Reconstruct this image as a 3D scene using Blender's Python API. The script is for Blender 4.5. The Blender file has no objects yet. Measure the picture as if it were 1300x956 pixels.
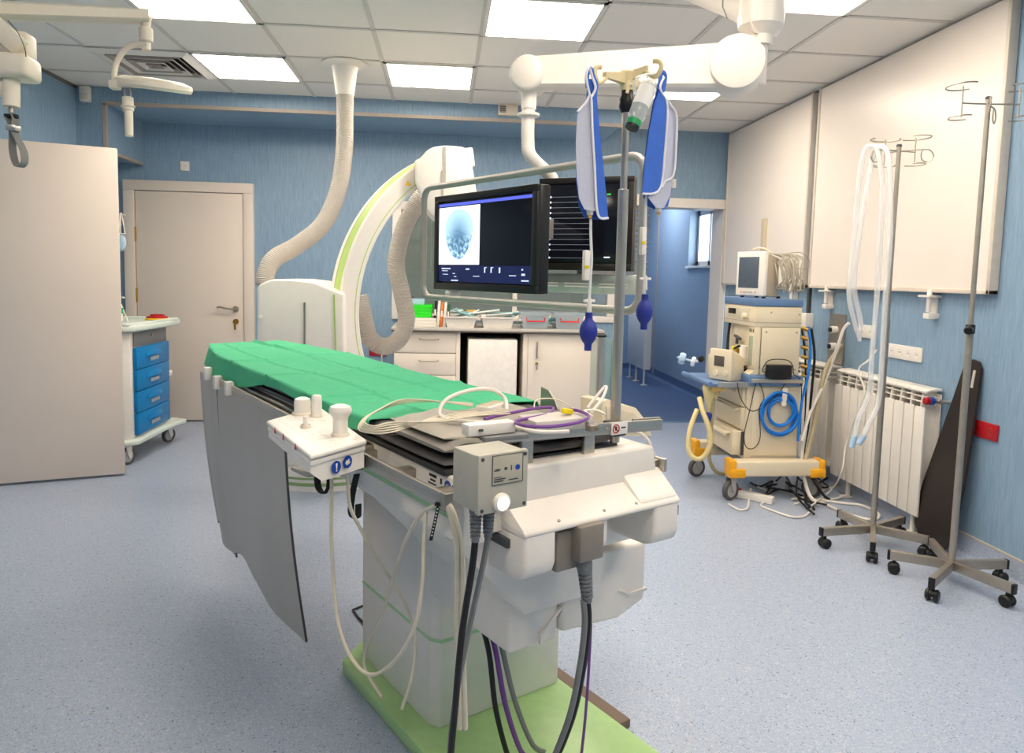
import bpy, bmesh, math, random
from mathutils import Vector, Matrix, Euler
random.seed(7)
scene = bpy.context.scene
COL = scene.collection
R = math.radians
I4 = Matrix.Identity(4)

# ------------------------------------------------------------------ camera
F, PITCH, YAW, ROLL, EYE = 919.6, .0894, .0951, .0229, 1.335
_cp, _sp, _cy, _sy, _cr, _sr = math.cos(PITCH), math.sin(PITCH), math.cos(YAW), math.sin(YAW), math.cos(ROLL), math.sin(ROLL)
FWD = Vector((_sy*_cp, _cy*_cp, -_sp))
_r0 = Vector((_cy, -_sy, 0)); _u0 = _r0.cross(FWD)
RGT = _r0*_cr + _u0*_sr
UPV = -_r0*_sr + _u0*_cr
cam_d = bpy.data.cameras.new('camera'); cam = bpy.data.objects.new('camera', cam_d); COL.objects.link(cam)
cam.matrix_world = Matrix(((RGT.x, UPV.x, -FWD.x, 0), (RGT.y, UPV.y, -FWD.y, 0), (RGT.z, UPV.z, -FWD.z, EYE), (0, 0, 0, 1)))
cam_d.sensor_fit = 'HORIZONTAL'; cam_d.sensor_width = 36; cam_d.lens = F*36/1300
cam_d.shift_y = -(478-433)/1300
cam_d.clip_start = .05; cam_d.clip_end = 60
scene.camera = cam
EYEP = Vector((0, 0, EYE))
def ray(x, y): return FWD + RGT*((x-650)/F) - UPV*((y-433)/F)
def atY(x, y, Y): d = ray(x, y); return EYEP + d*(Y/d.y)
def atX(x, y, X): d = ray(x, y); return EYEP + d*(X/d.x)
def atZ(x, y, z): d = ray(x, y); return EYEP + d*((z-EYE)/d.z)
def atD(x, y, D): return EYEP + ray(x, y)*D
def onplane(x, y, p, n): d = ray(x, y); return EYEP + d*((p-EYEP).dot(n)/d.dot(n))

# ------------------------------------------------------------------ materials
def lin(c):
    def f(v):
        v /= 255.0
        return v/12.92 if v <= .04045 else ((v+.055)/1.055)**2.4
    return (f(c[0]), f(c[1]), f(c[2]), 1)
def nmat(name):
    m = bpy.data.materials.new(name); m.use_nodes = True
    nt = m.node_tree; b = nt.nodes['Principled BSDF']
    return m, nt, b
def mat(name, rgb, rough=.5, metal=0., var=.04, scale=30., bump=0., bscale=120., emit=None, estr=0., trans=0., ior=1.45, alpha=1., coat=0., stretch=None, spec=.5):
    m, nt, b = nmat(name)
    c = lin(rgb)
    b.inputs['Roughness'].default_value = rough; b.inputs['Metallic'].default_value = metal
    b.inputs['Specular IOR Level'].default_value = spec
    tc = nt.nodes.new('ShaderNodeTexCoord'); src = tc.outputs['Object']
    if stretch:
        mp = nt.nodes.new('ShaderNodeMapping'); mp.inputs['Scale'].default_value = stretch
        nt.links.new(src, mp.inputs['Vector']); src = mp.outputs['Vector']
    nz = nt.nodes.new('ShaderNodeTexNoise'); nz.inputs['Scale'].default_value = scale; nz.inputs['Detail'].default_value = 3
    nt.links.new(src, nz.inputs['Vector'])
    cr = nt.nodes.new('ShaderNodeValToRGB')
    cr.color_ramp.elements[0].position = .3; cr.color_ramp.elements[1].position = .7
    cr.color_ramp.elements[0].color = tuple(v*(1-var) for v in c[:3])+(1,)
    cr.color_ramp.elements[1].color = tuple(min(1, v*(1+var)) for v in c[:3])+(1,)
    nt.links.new(nz.outputs['Fac'], cr.inputs['Fac']); nt.links.new(cr.outputs['Color'], b.inputs['Base Color'])
    if bump:
        n2 = nt.nodes.new('ShaderNodeTexNoise'); n2.inputs['Scale'].default_value = bscale; nt.links.new(src, n2.inputs['Vector'])
        bp = nt.nodes.new('ShaderNodeBump'); bp.inputs['Strength'].default_value = bump; bp.inputs['Distance'].default_value = .004
        nt.links.new(n2.outputs['Fac'], bp.inputs['Height']); nt.links.new(bp.outputs['Normal'], b.inputs['Normal'])
    if emit:
        b.inputs['Emission Color'].default_value = lin(emit); b.inputs['Emission Strength'].default_value = estr
    b.inputs['Transmission Weight'].default_value = trans; b.inputs['IOR'].default_value = ior
    b.inputs['Alpha'].default_value = alpha; b.inputs['Coat Weight'].default_value = coat
    return m
def clear_mat(name, rgb, alpha=.25, rough=.08):
    """thin clear plastic: part transparent, part glossy/diffuse"""
    m, nt, b = nmat(name)
    b.inputs['Base Color'].default_value = lin(rgb); b.inputs['Roughness'].default_value = rough
    tr = nt.nodes.new('ShaderNodeBsdfTransparent'); mx = nt.nodes.new('ShaderNodeMixShader')
    nz = nt.nodes.new('ShaderNodeTexNoise'); nz.inputs['Scale'].default_value = 25
    mr = nt.nodes.new('ShaderNodeMapRange'); mr.inputs['To Min'].default_value = alpha*.9; mr.inputs['To Max'].default_value = alpha*1.1
    nt.links.new(nz.outputs['Fac'], mr.inputs['Value']); nt.links.new(mr.outputs['Result'], mx.inputs['Fac'])
    nt.links.new(tr.outputs['BSDF'], mx.inputs[1]); nt.links.new(b.outputs['BSDF'], mx.inputs[2])
    nt.links.new(mx.outputs['Shader'], nt.nodes['Material Output'].inputs['Surface'])
    return m
def streak_mat(name, base, dark, light, sx=110, sz=10):
    """wallpaper vinyl with fine vertical grain"""
    m, nt, b = nmat(name)
    b.inputs['Roughness'].default_value = .45
    tc = nt.nodes.new('ShaderNodeTexCoord'); mp = nt.nodes.new('ShaderNodeMapping'); mp.inputs['Scale'].default_value = (sx, sx, sz)
    nt.links.new(tc.outputs['Object'], mp.inputs['Vector'])
    nz = nt.nodes.new('ShaderNodeTexNoise'); nz.inputs['Scale'].default_value = 1.; nz.inputs['Detail'].default_value = 4; nz.inputs['Roughness'].default_value = .65
    nt.links.new(mp.outputs['Vector'], nz.inputs['Vector'])
    cr = nt.nodes.new('ShaderNodeValToRGB'); e = cr.color_ramp.elements
    e[0].position = .3; e[0].color = lin(dark); e[1].position = .72; e[1].color = lin(light)
    k = e.new(.5); k.color = lin(base)
    nt.links.new(nz.outputs['Fac'], cr.inputs['Fac']); nt.links.new(cr.outputs['Color'], b.inputs['Base Color'])
    return m
def speckle_mat(name, base, dots, rough=.35):
    m, nt, b = nmat(name)
    b.inputs['Roughness'].default_value = rough
    tc = nt.nodes.new('ShaderNodeTexCoord'); prev = None
    rgb = nt.nodes.new('ShaderNodeRGB'); rgb.outputs[0].default_value = lin(base); prev = rgb.outputs[0]
    for i, (sc, thr, colr) in enumerate(dots):
        mp = nt.nodes.new('ShaderNodeMapping'); mp.inputs['Location'].default_value = (i*3.7, i*1.9, 0)
        nt.links.new(tc.outputs['Object'], mp.inputs['Vector'])
        nz = nt.nodes.new('ShaderNodeTexNoise'); nz.inputs['Scale'].default_value = sc; nz.inputs['Detail'].default_value = 2
        nt.links.new(mp.outputs['Vector'], nz.inputs['Vector'])
        cr = nt.nodes.new('ShaderNodeValToRGB'); cr.color_ramp.elements[0].position = thr; cr.color_ramp.elements[1].position = thr+.03
        nt.links.new(nz.outputs['Fac'], cr.inputs['Fac'])
        mx = nt.nodes.new('ShaderNodeMix'); mx.data_type = 'RGBA'
        nt.links.new(cr.outputs['Color'], mx.inputs[0]); nt.links.new(prev, mx.inputs[6]); mx.inputs[7].default_value = lin(colr)
        prev = mx.outputs[2]
    nt.links.new(prev, b.inputs['Base Color'])
    return m

# ------------------------------------------------------------------ mesh builder
def frame_from(p, axis):
    z = Vector(axis).normalized()
    x = Vector((0, 0, 1)).cross(z)
    if x.length < 1e-4: x = Vector((1, 0, 0))
    x.normalize(); y = z.cross(x)
    return Matrix(((x.x, y.x, z.x, p[0]), (x.y, y.y, z.y, p[1]), (x.z, y.z, z.z, p[2]), (0, 0, 0, 1)))
def catmull(pts, n=6, closed=False):
    P = [Vector(p) for p in pts]; out = []
    N = len(P)
    if N < 3 or n <= 1: return P
    for i in range(N if closed else N-1):
        if closed: a, b, c, d = P[(i-1) % N], P[i], P[(i+1) % N], P[(i+2) % N]
        else: a, b, c, d = P[max(i-1, 0)], P[i], P[i+1], P[min(i+2, N-1)]
        for k in range(n):
            t = k/n
            out.append(.5*((2*b)+(c-a)*t+(2*a-5*b+4*c-d)*t*t+(3*b-a-3*c+d)*t**3))
    if not closed: out.append(P[-1])
    return out
class MB:
    def __init__(s): s.bm = bmesh.new()
    def _merge(s, b, mi=0, M=None):
        if M is not None: bmesh.ops.transform(b, matrix=M, verts=b.verts)
        for f in b.faces: f.material_index = mi
        me = bpy.data.meshes.new('tmp'); b.to_mesh(me); b.free(); s.bm.from_mesh(me); bpy.data.meshes.remove(me)
        return s
    def box(s, c, size, rot=None, bev=0., seg=2, mi=0):
        b = bmesh.new(); bmesh.ops.create_cube(b, size=1.)
        bmesh.ops.scale(b, vec=size, verts=b.verts)
        if bev: bmesh.ops.bevel(b, geom=list(b.edges), offset=min(bev, min(size)*.45), segments=seg, profile=.5, affect='EDGES')
        M = Matrix.Translation(c)
        if rot is not None: M = M @ (rot.to_4x4() if isinstance(rot, Matrix) else Euler(rot).to_matrix().to_4x4())
        return s._merge(b, mi, M)
    def bx(s, x0, x1, y0, y1, z0, z1, bev=0., seg=2, mi=0):
        return s.box(((x0+x1)/2, (y0+y1)/2, (z0+z1)/2), (abs(x1-x0), abs(y1-y0), abs(z1-z0)), None, bev, seg, mi)
    def bar(s, p0, p1, w, h, bev=.002, mi=0, up=(0, 0, 1)):
        p0, p1 = Vector(p0), Vector(p1); d = p1-p0; L = d.length; d.normalize()
        x = d.cross(Vector(up))
        if x.length < 1e-4: x = d.cross(Vector((1, 0, 0)))
        x.normalize(); u = x.cross(d)
        M = Matrix(((x.x, d.x, u.x), (x.y, d.y, u.y), (x.z, d.z, u.z)))
        return s.box((p0+p1)/2, (w, L, h), M, bev, 2, mi)
    def prism(s, poly, a, b, axis='z', bev=0., mi=0, M=None, seg=2):
        """polygon (list of 2d points) extruded a..b along an axis; x->(y,z) plane, y->(x,z), z->(x,y)"""
        B = bmesh.new()
        def put(p, h): return {'x': (h, p[0], p[1]), 'y': (p[0], h, p[1]), 'z': (p[0], p[1], h)}[axis]
        v0 = [B.verts.new(put(p, a)) for p in poly]; v1 = [B.verts.new(put(p, b)) for p in poly]
        n = len(poly)
        B.faces.new(v0); B.faces.new(v1[::-1])
        for i in range(n): B.faces.new((v0[i], v0[(i+1) % n], v1[(i+1) % n], v1[i]))
        bmesh.ops.recalc_face_normals(B, faces=B.faces)
        if bev: bmesh.ops.bevel(B, geom=list(B.edges), offset=bev, segments=seg, profile=.5, affect='EDGES', clamp_overlap=True)
        return s._merge(B, mi, M)
    def hull(s, rings, mi=0, cap=True, closed=True):
        """loft through rings of equal vertex count"""
        B = bmesh.new(); V = [[B.verts.new(p) for p in r] for r in rings]; n = len(rings[0])
        for a, c in zip(V[:-1], V[1:]):
            for i in range(n if closed else n-1): B.faces.new((a[i], a[(i+1) % n], c[(i+1) % n], c[i]))
        if cap: B.faces.new(V[0][::-1]); B.faces.new(V[-1])
        bmesh.ops.recalc_face_normals(B, faces=B.faces)
        return s._merge(B, mi)
    def cyl(s, p0, p1, r0, r1=None, n=20, mi=0, bev=0.):
        p0, p1 = Vector(p0), Vector(p1); r1 = r0 if r1 is None else r1
        L = (p1-p0).length
        prof = [(0, 0), (r0, 0), (r1, L), (0, L)] if not bev else [(0, 0), (r0-bev, 0), (r0, bev), (r1, L-bev), (r1-bev, L), (0, L)]
        return s.lathe(prof, p0, p1-p0, n, mi)
    def lathe(s, prof, p=(0, 0, 0), axis=(0, 0, 1), n=24, mi=0):
        B = bmesh.new(); M = frame_from(p, axis); rings = []
        for r, z in prof:
            if r <= 1e-6: rings.append([B.verts.new((0, 0, z))])
            else: rings.append([B.verts.new((r*math.cos(2*math.pi*i/n), r*math.sin(2*math.pi*i/n), z)) for i in range(n)])
        for a, c in zip(rings[:-1], rings[1:]):
            for i in range(n):
                j = (i+1) % n
                if len(a) == 1 and len(c) == 1: continue
                if len(a) == 1: B.faces.new((a[0], c[j], c[i]))
                elif len(c) == 1: B.faces.new((a[i], a[j], c[0]))
                else: B.faces.new((a[i], a[j], c[j], c[i]))
        bmesh.ops.recalc_face_normals(B, faces=B.faces)
        return s._merge(B, mi, M)
    def tube(s, pts, r, n=10, sm=6, closed=False, mi=0, rfun=None, flat=None):
        P = catmull(pts, sm, closed); N = len(P); B = bmesh.new(); rings = []
        t0 = (P[1]-P[0]).normalized(); nx = t0.cross(Vector((0, 0, 1)))
        if nx.length < 1e-3: nx = t0.cross(Vector((1, 0, 0)))
        nx.normalize()
        for i in range(N):
            if closed: t = P[(i+1) % N]-P[i-1]
            else: t = P[min(i+1, N-1)]-P[max(i-1, 0)]
            if t.length < 1e-9: t = t0.copy()
            t.normalize(); nx = nx-t*nx.dot(t)
            if nx.length < 1e-6: nx = t.orthogonal()
            nx.normalize(); ny = t.cross(nx)
            rr = rfun(i/(N-1)) if rfun else r
            fx, fy = flat if flat else (1, 1)
            rings.append([B.verts.new(P[i]+nx*(rr*fx*math.cos(2*math.pi*k/n))+ny*(rr*fy*math.sin(2*math.pi*k/n))) for k in range(n)])
        for i in range(N if closed else N-1):
            a, c = rings[i], rings[(i+1) % N]
            for k in range(n): B.faces.new((a[k], a[(k+1) % n], c[(k+1) % n], c[k]))
        if not closed: B.faces.new(rings[0][::-1]); B.faces.new(rings[-1])
        bmesh.ops.recalc_face_normals(B, faces=B.faces)
        return s._merge(B, mi)
    def sph(s, c, r, sc=(1, 1, 1), n=16, mi=0):
        B = bmesh.new(); bmesh.ops.create_uvsphere(B, u_segments=n, v_segments=max(6, n//2), radius=r)
        bmesh.ops.scale(B, vec=sc, verts=B.verts)
        return s._merge(B, mi, Matrix.Translation(c))
    def grid(s, fn, nu, nv, thick=0., mi=0):
        """surface fn(u,v) u,v in 0..1, thickened along its normal"""
        B = bmesh.new(); V = [[B.verts.new(fn(i/nu, j/nv)) for j in range(nv+1)] for i in range(nu+1)]
        for i in range(nu):
            for j in range(nv): B.faces.new((V[i][j], V[i+1][j], V[i+1][j+1], V[i][j+1]))
        bmesh.ops.recalc_face_normals(B, faces=B.faces)
        if thick: bmesh.ops.solidify(B, geom=list(B.faces), thickness=thick)
        return s._merge(B, mi)
    def text(s, body, size, M, mi=0, ext=.0006, align='LEFT'):
        cu = bpy.data.curves.new('txt', 'FONT'); cu.body = body; cu.size = size; cu.extrude = ext; cu.align_x = align; cu.resolution_u = 2
        o = bpy.data.objects.new('txt', cu); COL.objects.link(o)
        dg = bpy.context.evaluated_depsgraph_get(); me = bpy.data.meshes.new_from_object(o.evaluated_get(dg))
        me.transform(M)
        for p in me.polygons: p.material_index = mi
        b = bmesh.new(); b.from_mesh(me)
        for f in b.faces: f.material_index = mi
        b.to_mesh(me); b.free(); s.bm.from_mesh(me)
        bpy.data.objects.remove(o); bpy.data.curves.remove(cu); bpy.data.meshes.remove(me)
        return s
W = {}                                            # world matrix of every object we build
def _link(name, me, Mw, parent):
    o = bpy.data.objects.new(name, me); COL.objects.link(o)
    if parent is not None: o.parent = parent; o.matrix_basis = W[parent].inverted() @ Mw
    else: o.matrix_world = Mw
    W[o] = Mw
    return o
def part(name, mb, m, parent=None, frame=I4, smooth=.7, label=None):
    me = bpy.data.meshes.new(name); mb.bm.to_mesh(me); mb.bm.free()
    me.transform(frame)
    for k in (m if isinstance(m, (list, tuple)) else [m]): me.materials.append(k)
    if parent is not None:
        Mw = W[parent].copy()
    else:
        co = [v.co for v in me.vertices]
        lo = [min(c[i] for c in co) for i in range(3)]; hi = [max(c[i] for c in co) for i in range(3)]
        Mw = Matrix.Translation(((lo[0]+hi[0])/2, (lo[1]+hi[1])/2, lo[2]))
    me.transform(Mw.inverted())
    if smooth:
        for p in me.polygons: p.use_smooth = True
        me.set_sharp_from_angle(angle=smooth)
    o = _link(name, me, Mw, parent)
    if label: o['label'] = label
    return o
def tag(o, label, cat, group=None, kind=None):
    o['label'] = label; o['category'] = cat
    if group: o['group'] = group
    if kind: o['kind'] = kind
    return o
def thing(name, label, cat, loc=(0, 0, 0), rz=0., group=None):
    o = _link(name, None, Matrix.Translation(loc) @ Matrix.Rotation(rz, 4, 'Z'), None)
    o.empty_display_size = .1
    return tag(o, label, cat, group)
def struct(name, mb, m, parent=None, smooth=.5):
    o = part(name, mb, m, parent, smooth=smooth)
    if parent is None: o['kind'] = 'structure'
    return o
def copy_tree(o, Mw, parent=None, name=None):
    c = o.copy(); COL.objects.link(c)
    if parent is not None: c.parent = parent; W[c] = Mw; c.matrix_basis = W[parent].inverted() @ Mw
    else: c.matrix_world = Mw; W[c] = Mw
    for ch in list(o.children):
        copy_tree(ch, Mw @ W[o].inverted() @ W[ch], c)
    return c
# ------------------------------------------------------------------ palette
M_wall = streak_mat('blue_vinyl_wall', (134, 163, 188), (123, 152, 178), (146, 174, 197))
M_wall2 = streak_mat('deep_blue_vinyl_wall', (146, 168, 190), (138, 160, 183), (154, 176, 197))
M_ceil = mat('ceiling_tile', (240, 236, 230), .85, var=.02, scale=220, bump=.15, bscale=300)
M_tbar = mat('ceiling_grid_paint', (214, 210, 204), .6)
M_floor = speckle_mat('speckled_vinyl_floor', (162, 174, 196), [(150, .60, (184, 192, 206)), (170, .635, (120, 136, 164)), (110, .68, (84, 96, 118)), (190, .65, (208, 204, 194))])
M_floor2 = speckle_mat('dark_blue_vinyl_floor', (78, 100, 136), [(150, .62, (78, 108, 160)), (170, .65, (44, 70, 120))])
M_door = mat('painted_door', (226, 214, 202), .4, var=.015, scale=4)
M_leafdoor = mat('painted_door_leaf', (228, 214, 202), .38, var=.015, scale=4)
M_white = mat('white_paint', (236, 231, 224), .4, var=.015)
M_cream = mat('cream_plastic', (232, 222, 204), .4, var=.02)
M_offwhite = mat('offwhite_plastic', (240, 234, 226), .35, var=.015)
M_tan = mat('tan_trim', (176, 164, 152), .5)
M_black = mat('black_plastic', (22, 22, 24), .4)
M_rubber = mat('black_rubber', (32, 32, 34), .7)
M_steel = mat('brushed_steel', (200, 192, 180), .42, 1., var=.08, scale=6, stretch=(1, 1, 40))
M_steel2 = mat('dull_steel', (176, 168, 156), .45, .85, var=.06)
M_brass = mat('brass', (190, 150, 70), .35, 1.)
M_lightpanel = mat('light_diffuser', (255, 250, 240), .5, emit=(255, 240, 221), estr=9.)
M_alu = mat('aluminium', (198, 196, 192), .35, .9)
M_red = mat('red_plastic', (176, 22, 30), .35)
M_darkred = mat('dark_red_plastic', (120, 10, 18), .4)
M_grey = mat('grey_plastic', (128, 128, 128), .5)
M_dgrey = mat('dark_grey_plastic', (72, 74, 76), .5)
M_board = mat('white_board_panel', (240, 231, 222), .3, var=.01, scale=3)
M_glass = clear_mat('window_glass', (180, 200, 205), .18, .02)
M_frost = clear_mat('frosted_window_glass', (235, 240, 245), .6, .3)

XL, XR, YB, YF, ZC = -2.77, 2.6, 6.534, -2.2, 2.681
YBM = 5.85; ZBM = 2.56
# ------------------------------------------------------------------ room shell
struct('floor', MB().bx(XL-.1, XR+.1, YF-.1, YB+.02, -.05, 0), M_floor)
struct('floor_corridor', MB().bx(.9, 3.1, YB+.02, 10.5, -.05, 0), M_floor2)
struct('ceiling', MB().bx(XL-.1, XR+.1, YF-.1, YB+.1, ZC, ZC+.05), M_ceil)
# back wall with the doorway and the control-room window left open
wb = MB(); WT = .1
def wpiece(x0, x1, z0, z1): wb.bx(x0, x1, YB, YB+WT, z0, z1)
wpiece(XL-.1, -.40, 0, ZC); wpiece(-.40, 1.56, 0, .98); wpiece(-.40, 1.56, 1.92, ZC); wpiece(1.50, 1.60, .98, 1.92)
wpiece(1.56, 1.60, 0, .98); wpiece(1.56, 1.60, 1.92, ZC); wpiece(1.60, XR+.1, 2.0, ZC)
struct('wall_back', wb, M_wall)
struct('wall_left', MB().bx(XL-.1, XL, YF-.1, YB, 0, ZC), M_wall)
struct('wall_right', MB().bx(XR, XR+.1, YF-.1, YB, 0, ZC), M_wall)
struct('wall_front', MB().bx(XL, XR, YF-.1, YF, 0, ZC), M_wall)
# boxed-in soffit along the back wall, with its short drop at the left end
sf = MB(); sf.bx(-2.56, 1.40, YBM, YB, ZBM, ZC); sf.bx(XL, -2.56, YBM, YB, 2.21, ZC)
struct('wall_soffit', sf, M_wall)
t = MB(); t.bx(-2.575, 1.41, YBM-.006, YBM+.02, ZBM-.012, ZBM+.014); t.bx(-2.575, -2.549, YBM-.006, YBM+.02, 2.21, ZBM)
t.bx(-2.575, -2.549, YBM, YB, 2.198, 2.222); t.bx(XL, -2.549, YBM-.006, YBM+.02, 2.198, 2.222)
struct('trim_1', t, M_tan)
# ceiling grid
GX, GY = -1.0126, 4.2109
t = MB()
for i in range(-3, 7):
    x = GX+.6*i
    if XL < x < XR: t.bx(x-.012, x+.012, YF, YB, ZC-.006, ZC+.001)
for j in range(-11, 4):
    y = GY+.6*j
    if YF < y < YB: t.bx(XL, XR, y-.012, y+.012, ZC-.006, ZC+.001)
struct('trim_2', t, M_tbar, smooth=0)
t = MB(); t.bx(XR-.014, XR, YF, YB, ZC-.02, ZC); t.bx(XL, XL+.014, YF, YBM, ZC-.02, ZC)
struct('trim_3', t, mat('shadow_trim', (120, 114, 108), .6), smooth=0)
# coved vinyl skirting
def skirt(name, p0, p1, nrm, m):
    p0, p1, nrm = Vector(p0), Vector(p1), Vector(nrm); mb = MB()
    prof = [(.002, 0), (.05, 0), (.03, .006), (.014, .022), (.006, .05), (.005, .11), (.002, .11)]
    mb.hull([[p+nrm*a+Vector((0, 0, b)) for a, b in prof] for p in (p0, p1)])
    return struct(name, mb, m)
skirt('baseboard_left', (XL, YF, 0), (XL, YB, 0), (1, 0, 0), M_floor)
skirt('baseboard_right', (XR, YF, 0), (XR, YB, 0), (-1, 0, 0), M_floor)
skirt('baseboard_back', (-1.66, YB, 0), (1.54, YB, 0), (0, -1, 0), M_floor)
struct('trim_4', MB().bx(XR-.007, XR-.001, YF, YB, .108, .116), mat('pale_weld_line', (196, 186, 168), .5))
struct('trim_5', MB().bx(1.60, 2.55, YB-.01, YB+.04, 0, .004), mat('threshold_strip', (120, 140, 170), .4))

# closed door in the back wall
dr = struct('door_1', MB().bx(-2.622, -1.734, YB-.03, YB+.02, .012, 1.985, .003), M_door)
dr['label'] = 'closed pale door in the back wall left of the hose'
f = MB()
f.bx(-2.715, -2.628, YB-.045, YB+.02, 0, 1.99, .003); f.bx(-1.728, -1.645, YB-.045, YB+.02, 0, 1.99, .003); f.bx(-2.715, -1.645, YB-.045, YB+.02, 1.99, 2.075, .003)
part('door_frame', f, M_door, dr)
h = MB(); h.cyl((-1.80, YB-.03, .995), (-1.80, YB-.045, .995), .026); h.cyl((-1.80, YB-.03, .995), (-1.80, YB-.08, .995), .010)
h.tube([(-1.80, YB-.078, .995), (-1.86, YB-.082, 1.0), (-1.92, YB-.08, 1.012), (-1.945, YB-.078, 1.008)], .009)
part('door_handle', h, M_steel2, dr)
h = MB(); h.cyl((-1.80, YB-.03, .885), (-1.80, YB-.042, .885), .024); h.box((-1.80, YB-.055, .885), (.006, .03, .018), None, .002); h.box((-1.80, YB-.068, .84), (.018, .004, .05), None, .003)
part('door_lock', h, M_brass, dr)
for z in (1.62, 1.10, .35):
    part('hinge', MB().cyl((-2.624, YB-.036, z-.06), (-2.624, YB-.036, z+.06), .008), M_brass, dr)
# open door leaf at the left
a = math.atan2(.216, .613)
leaf = MB(); leaf.box((.435, 0, 1.04), (.87, .042, 2.05), None, .003)
o = part('door_2', leaf, M_leafdoor, None, Matrix.Translation((-2.85+.0, 4.50, 0)) @ Matrix.Rotation(a, 4, 'Z'))
o['kind'] = 'structure'
# doorway to the corridor
o = struct('door_3', MB().bx(1.553, 2.598, YB-.03, YB+.005, 1.99, 2.075, .004), M_white)
o['label'] = 'white frame of the open doorway to the blue corridor'
part('door_jamb', MB().bx(1.553, 1.605, YB-.03, YB+.12, 0, 1.99, .004), M_white, o)
part('door_reveal', MB().bx(2.548, 2.6, YB+.001, YB+.27, 0, 2.02), M_white, o)
part('door_lining', MB().bx(1.6, 2.55, YB, YB+.27, 2.0, 2.03), M_white, o)
# corridor beyond
wc = MB(); cx = 2.9
wc.bx(cx, cx+.3, YB+.24, 7.62, 0, 2.6); wc.bx(cx, cx+.3, 8.47, 10.5, 0, 2.6); wc.bx(cx, cx+.3, 7.62, 8.47, 0, 1.5); wc.bx(cx, cx+.3, 7.62, 8.47, 2.15, 2.6)
wc.bx(2.56, cx+.3, YB+.24, YB+.27, 0, 2.6)
struct('wall_corridor_right', wc, M_wall2)
struct('wall_corridor_end', MB().bx(.9, 3.2, 10.3, 10.4, 0, 2.6), M_wall2)
struct('wall_corridor_left', MB().bx(1.35, 1.45, 7.72, 10.4, 0, 2.6), M_wall2)
struct('ceiling_corridor', MB().bx(.9, 3.2, YB+.1, 10.4, 2.6, 2.65), M_ceil)
skirt('baseboard_corridor', (cx, YB+.27, 0), (cx, 10.3, 0), (-1, 0, 0), M_floor2)
skirt('baseboard_corridor_end', (1.45, 10.3, 0), (cx, 10.3, 0), (0, -1, 0), M_floor2)
struct('trim_6', MB().bx(cx-.012, cx-.001, 9.70, 9.74, 0, 2.6), M_tan)
wn = struct('window_2', MB().bx(cx+.10, cx+.17, 7.62, 7.68, 1.5, 2.15).bx(cx+.10, cx+.17, 8.41, 8.47, 1.5, 2.15).bx(cx+.10, cx+.17, 7.62, 8.47, 1.5, 1.56).bx(cx+.10, cx+.17, 7.62, 8.47, 2.09, 2.15).bx(cx+.10, cx+.17, 8.02, 8.08, 1.5, 2.15), M_white)
part('pane', MB().bx(cx+.13, cx+.136, 7.67, 8.42, 1.55, 2.1), M_glass, wn)
part('window_sill', MB().bx(cx-.03, cx+.12, 7.6, 8.49, 1.475, 1.5, .004), M_white, wn)
cl = struct('ceiling_corridor_fill_light', MB().bx(2.05, 2.65, 8.75, 9.35, 2.585, 2.6), M_white)  # unseen glowing panel, added to brighten the corridor's right wall
part('diffuser', MB().bx(2.08, 2.62, 8.78, 9.32, 2.58, 2.586), mat('corridor_fill_glow', (255, 255, 255), .5, emit=(240, 244, 255), estr=11.), cl)
# control room behind the observation window
wv = struct('window_1', MB().bx(-.46, -.385, YB-.02, YB+.06, .985, 1.9, .003).bx(1.49, 1.56, YB-.02, YB+.06, .985, 1.9, .003).bx(-.46, 1.56, YB-.02, YB+.06, 1.9, 1.97, .004).bx(-.46, 1.56, YB-.02, YB+.06, .93, .985, .004), M_white)
part('pane', MB().bx(-.39, 1.5, YB+.02, YB+.034, .98, 1.91), clear_mat('lead_glass', (150, 165, 160), .35, .03), wv)
part('mullion', MB().bx(.62, .66, YB-.01, YB+.05, .985, 1.9), M_white, wv)
struct('wall_control_room', MB().bx(-1.3, 1.45, 7.62, 7.7, 0, 2.6).bx(-1.3, -1.2, YB+.1, 7.7, 0, 2.6).bx(1.35, 1.45, YB+.43, 7.7, 0, 2.6).bx(-1.3, 1.45, YB+.1, 7.7, 2.6, 2.66), M_wall2)
struct('floor_control_room', MB().bx(-1.3, .9, YB+.02, 7.7, -.05, 0).bx(.9, 1.35, YB+.1, 7.7, .0, .001), M_floor2)
c = thing('wall_cabinet', 'grey glass-fronted wall cabinet seen through the observation window', 'cabinet', (-.25, 7.4, 1.35))
part('cabinet_body', MB().bx(-.62, .35, 7.35, 7.61, 1.35, 2.0, .004), mat('cabinet_grey', (150, 152, 150), .5), c)
for i in range(2):
    for k in range(2):
        part('cabinet_door', MB().bx(-.61+i*.485, -.14+i*.485, 7.33, 7.35, 1.36+k*.325, 1.665+k*.325, .003), mat('smoked_pane', (110, 114, 112), .15), c)
# ceiling lights
def ceiling_light(i, j, lab):
    x, y = GX+.6*i, GY+.6*j
    o = thing('ceiling_light', lab, 'ceiling light', (x+.3, y+.3, ZC-.012), 0, 'square ceiling light panels')
    f = MB()
    for (a, b, c_, d) in ((.005, .595, .005, .026), (.005, .595, .574, .595), (.005, .026, .005, .595), (.574, .595, .005, .595)):
        f.bx(x+a, x+b, y+c_, y+d, ZC-.012, ZC)
    part('frame', f, M_white, o, smooth=0)
    part('diffuser', MB().bx(x+.024, x+.576, y+.024, y+.576, ZC-.009, ZC-.002), M_lightpanel, o, smooth=0)
    return o
ceiling_light(-1, 1, 'glowing ceiling panel beside the square air vent')
ceiling_light(1, 1, 'glowing ceiling panel right of where the ribbed hose meets the ceiling')
ceiling_light(4, 1, 'glowing ceiling panel half hidden behind the white ceiling arm')
ceiling_light(2, -1, 'glowing ceiling panel at the top middle, nearer than the ceiling arm')
ceiling_light(-1, -1, 'glowing ceiling panel at top left, above the swing lamp')
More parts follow.
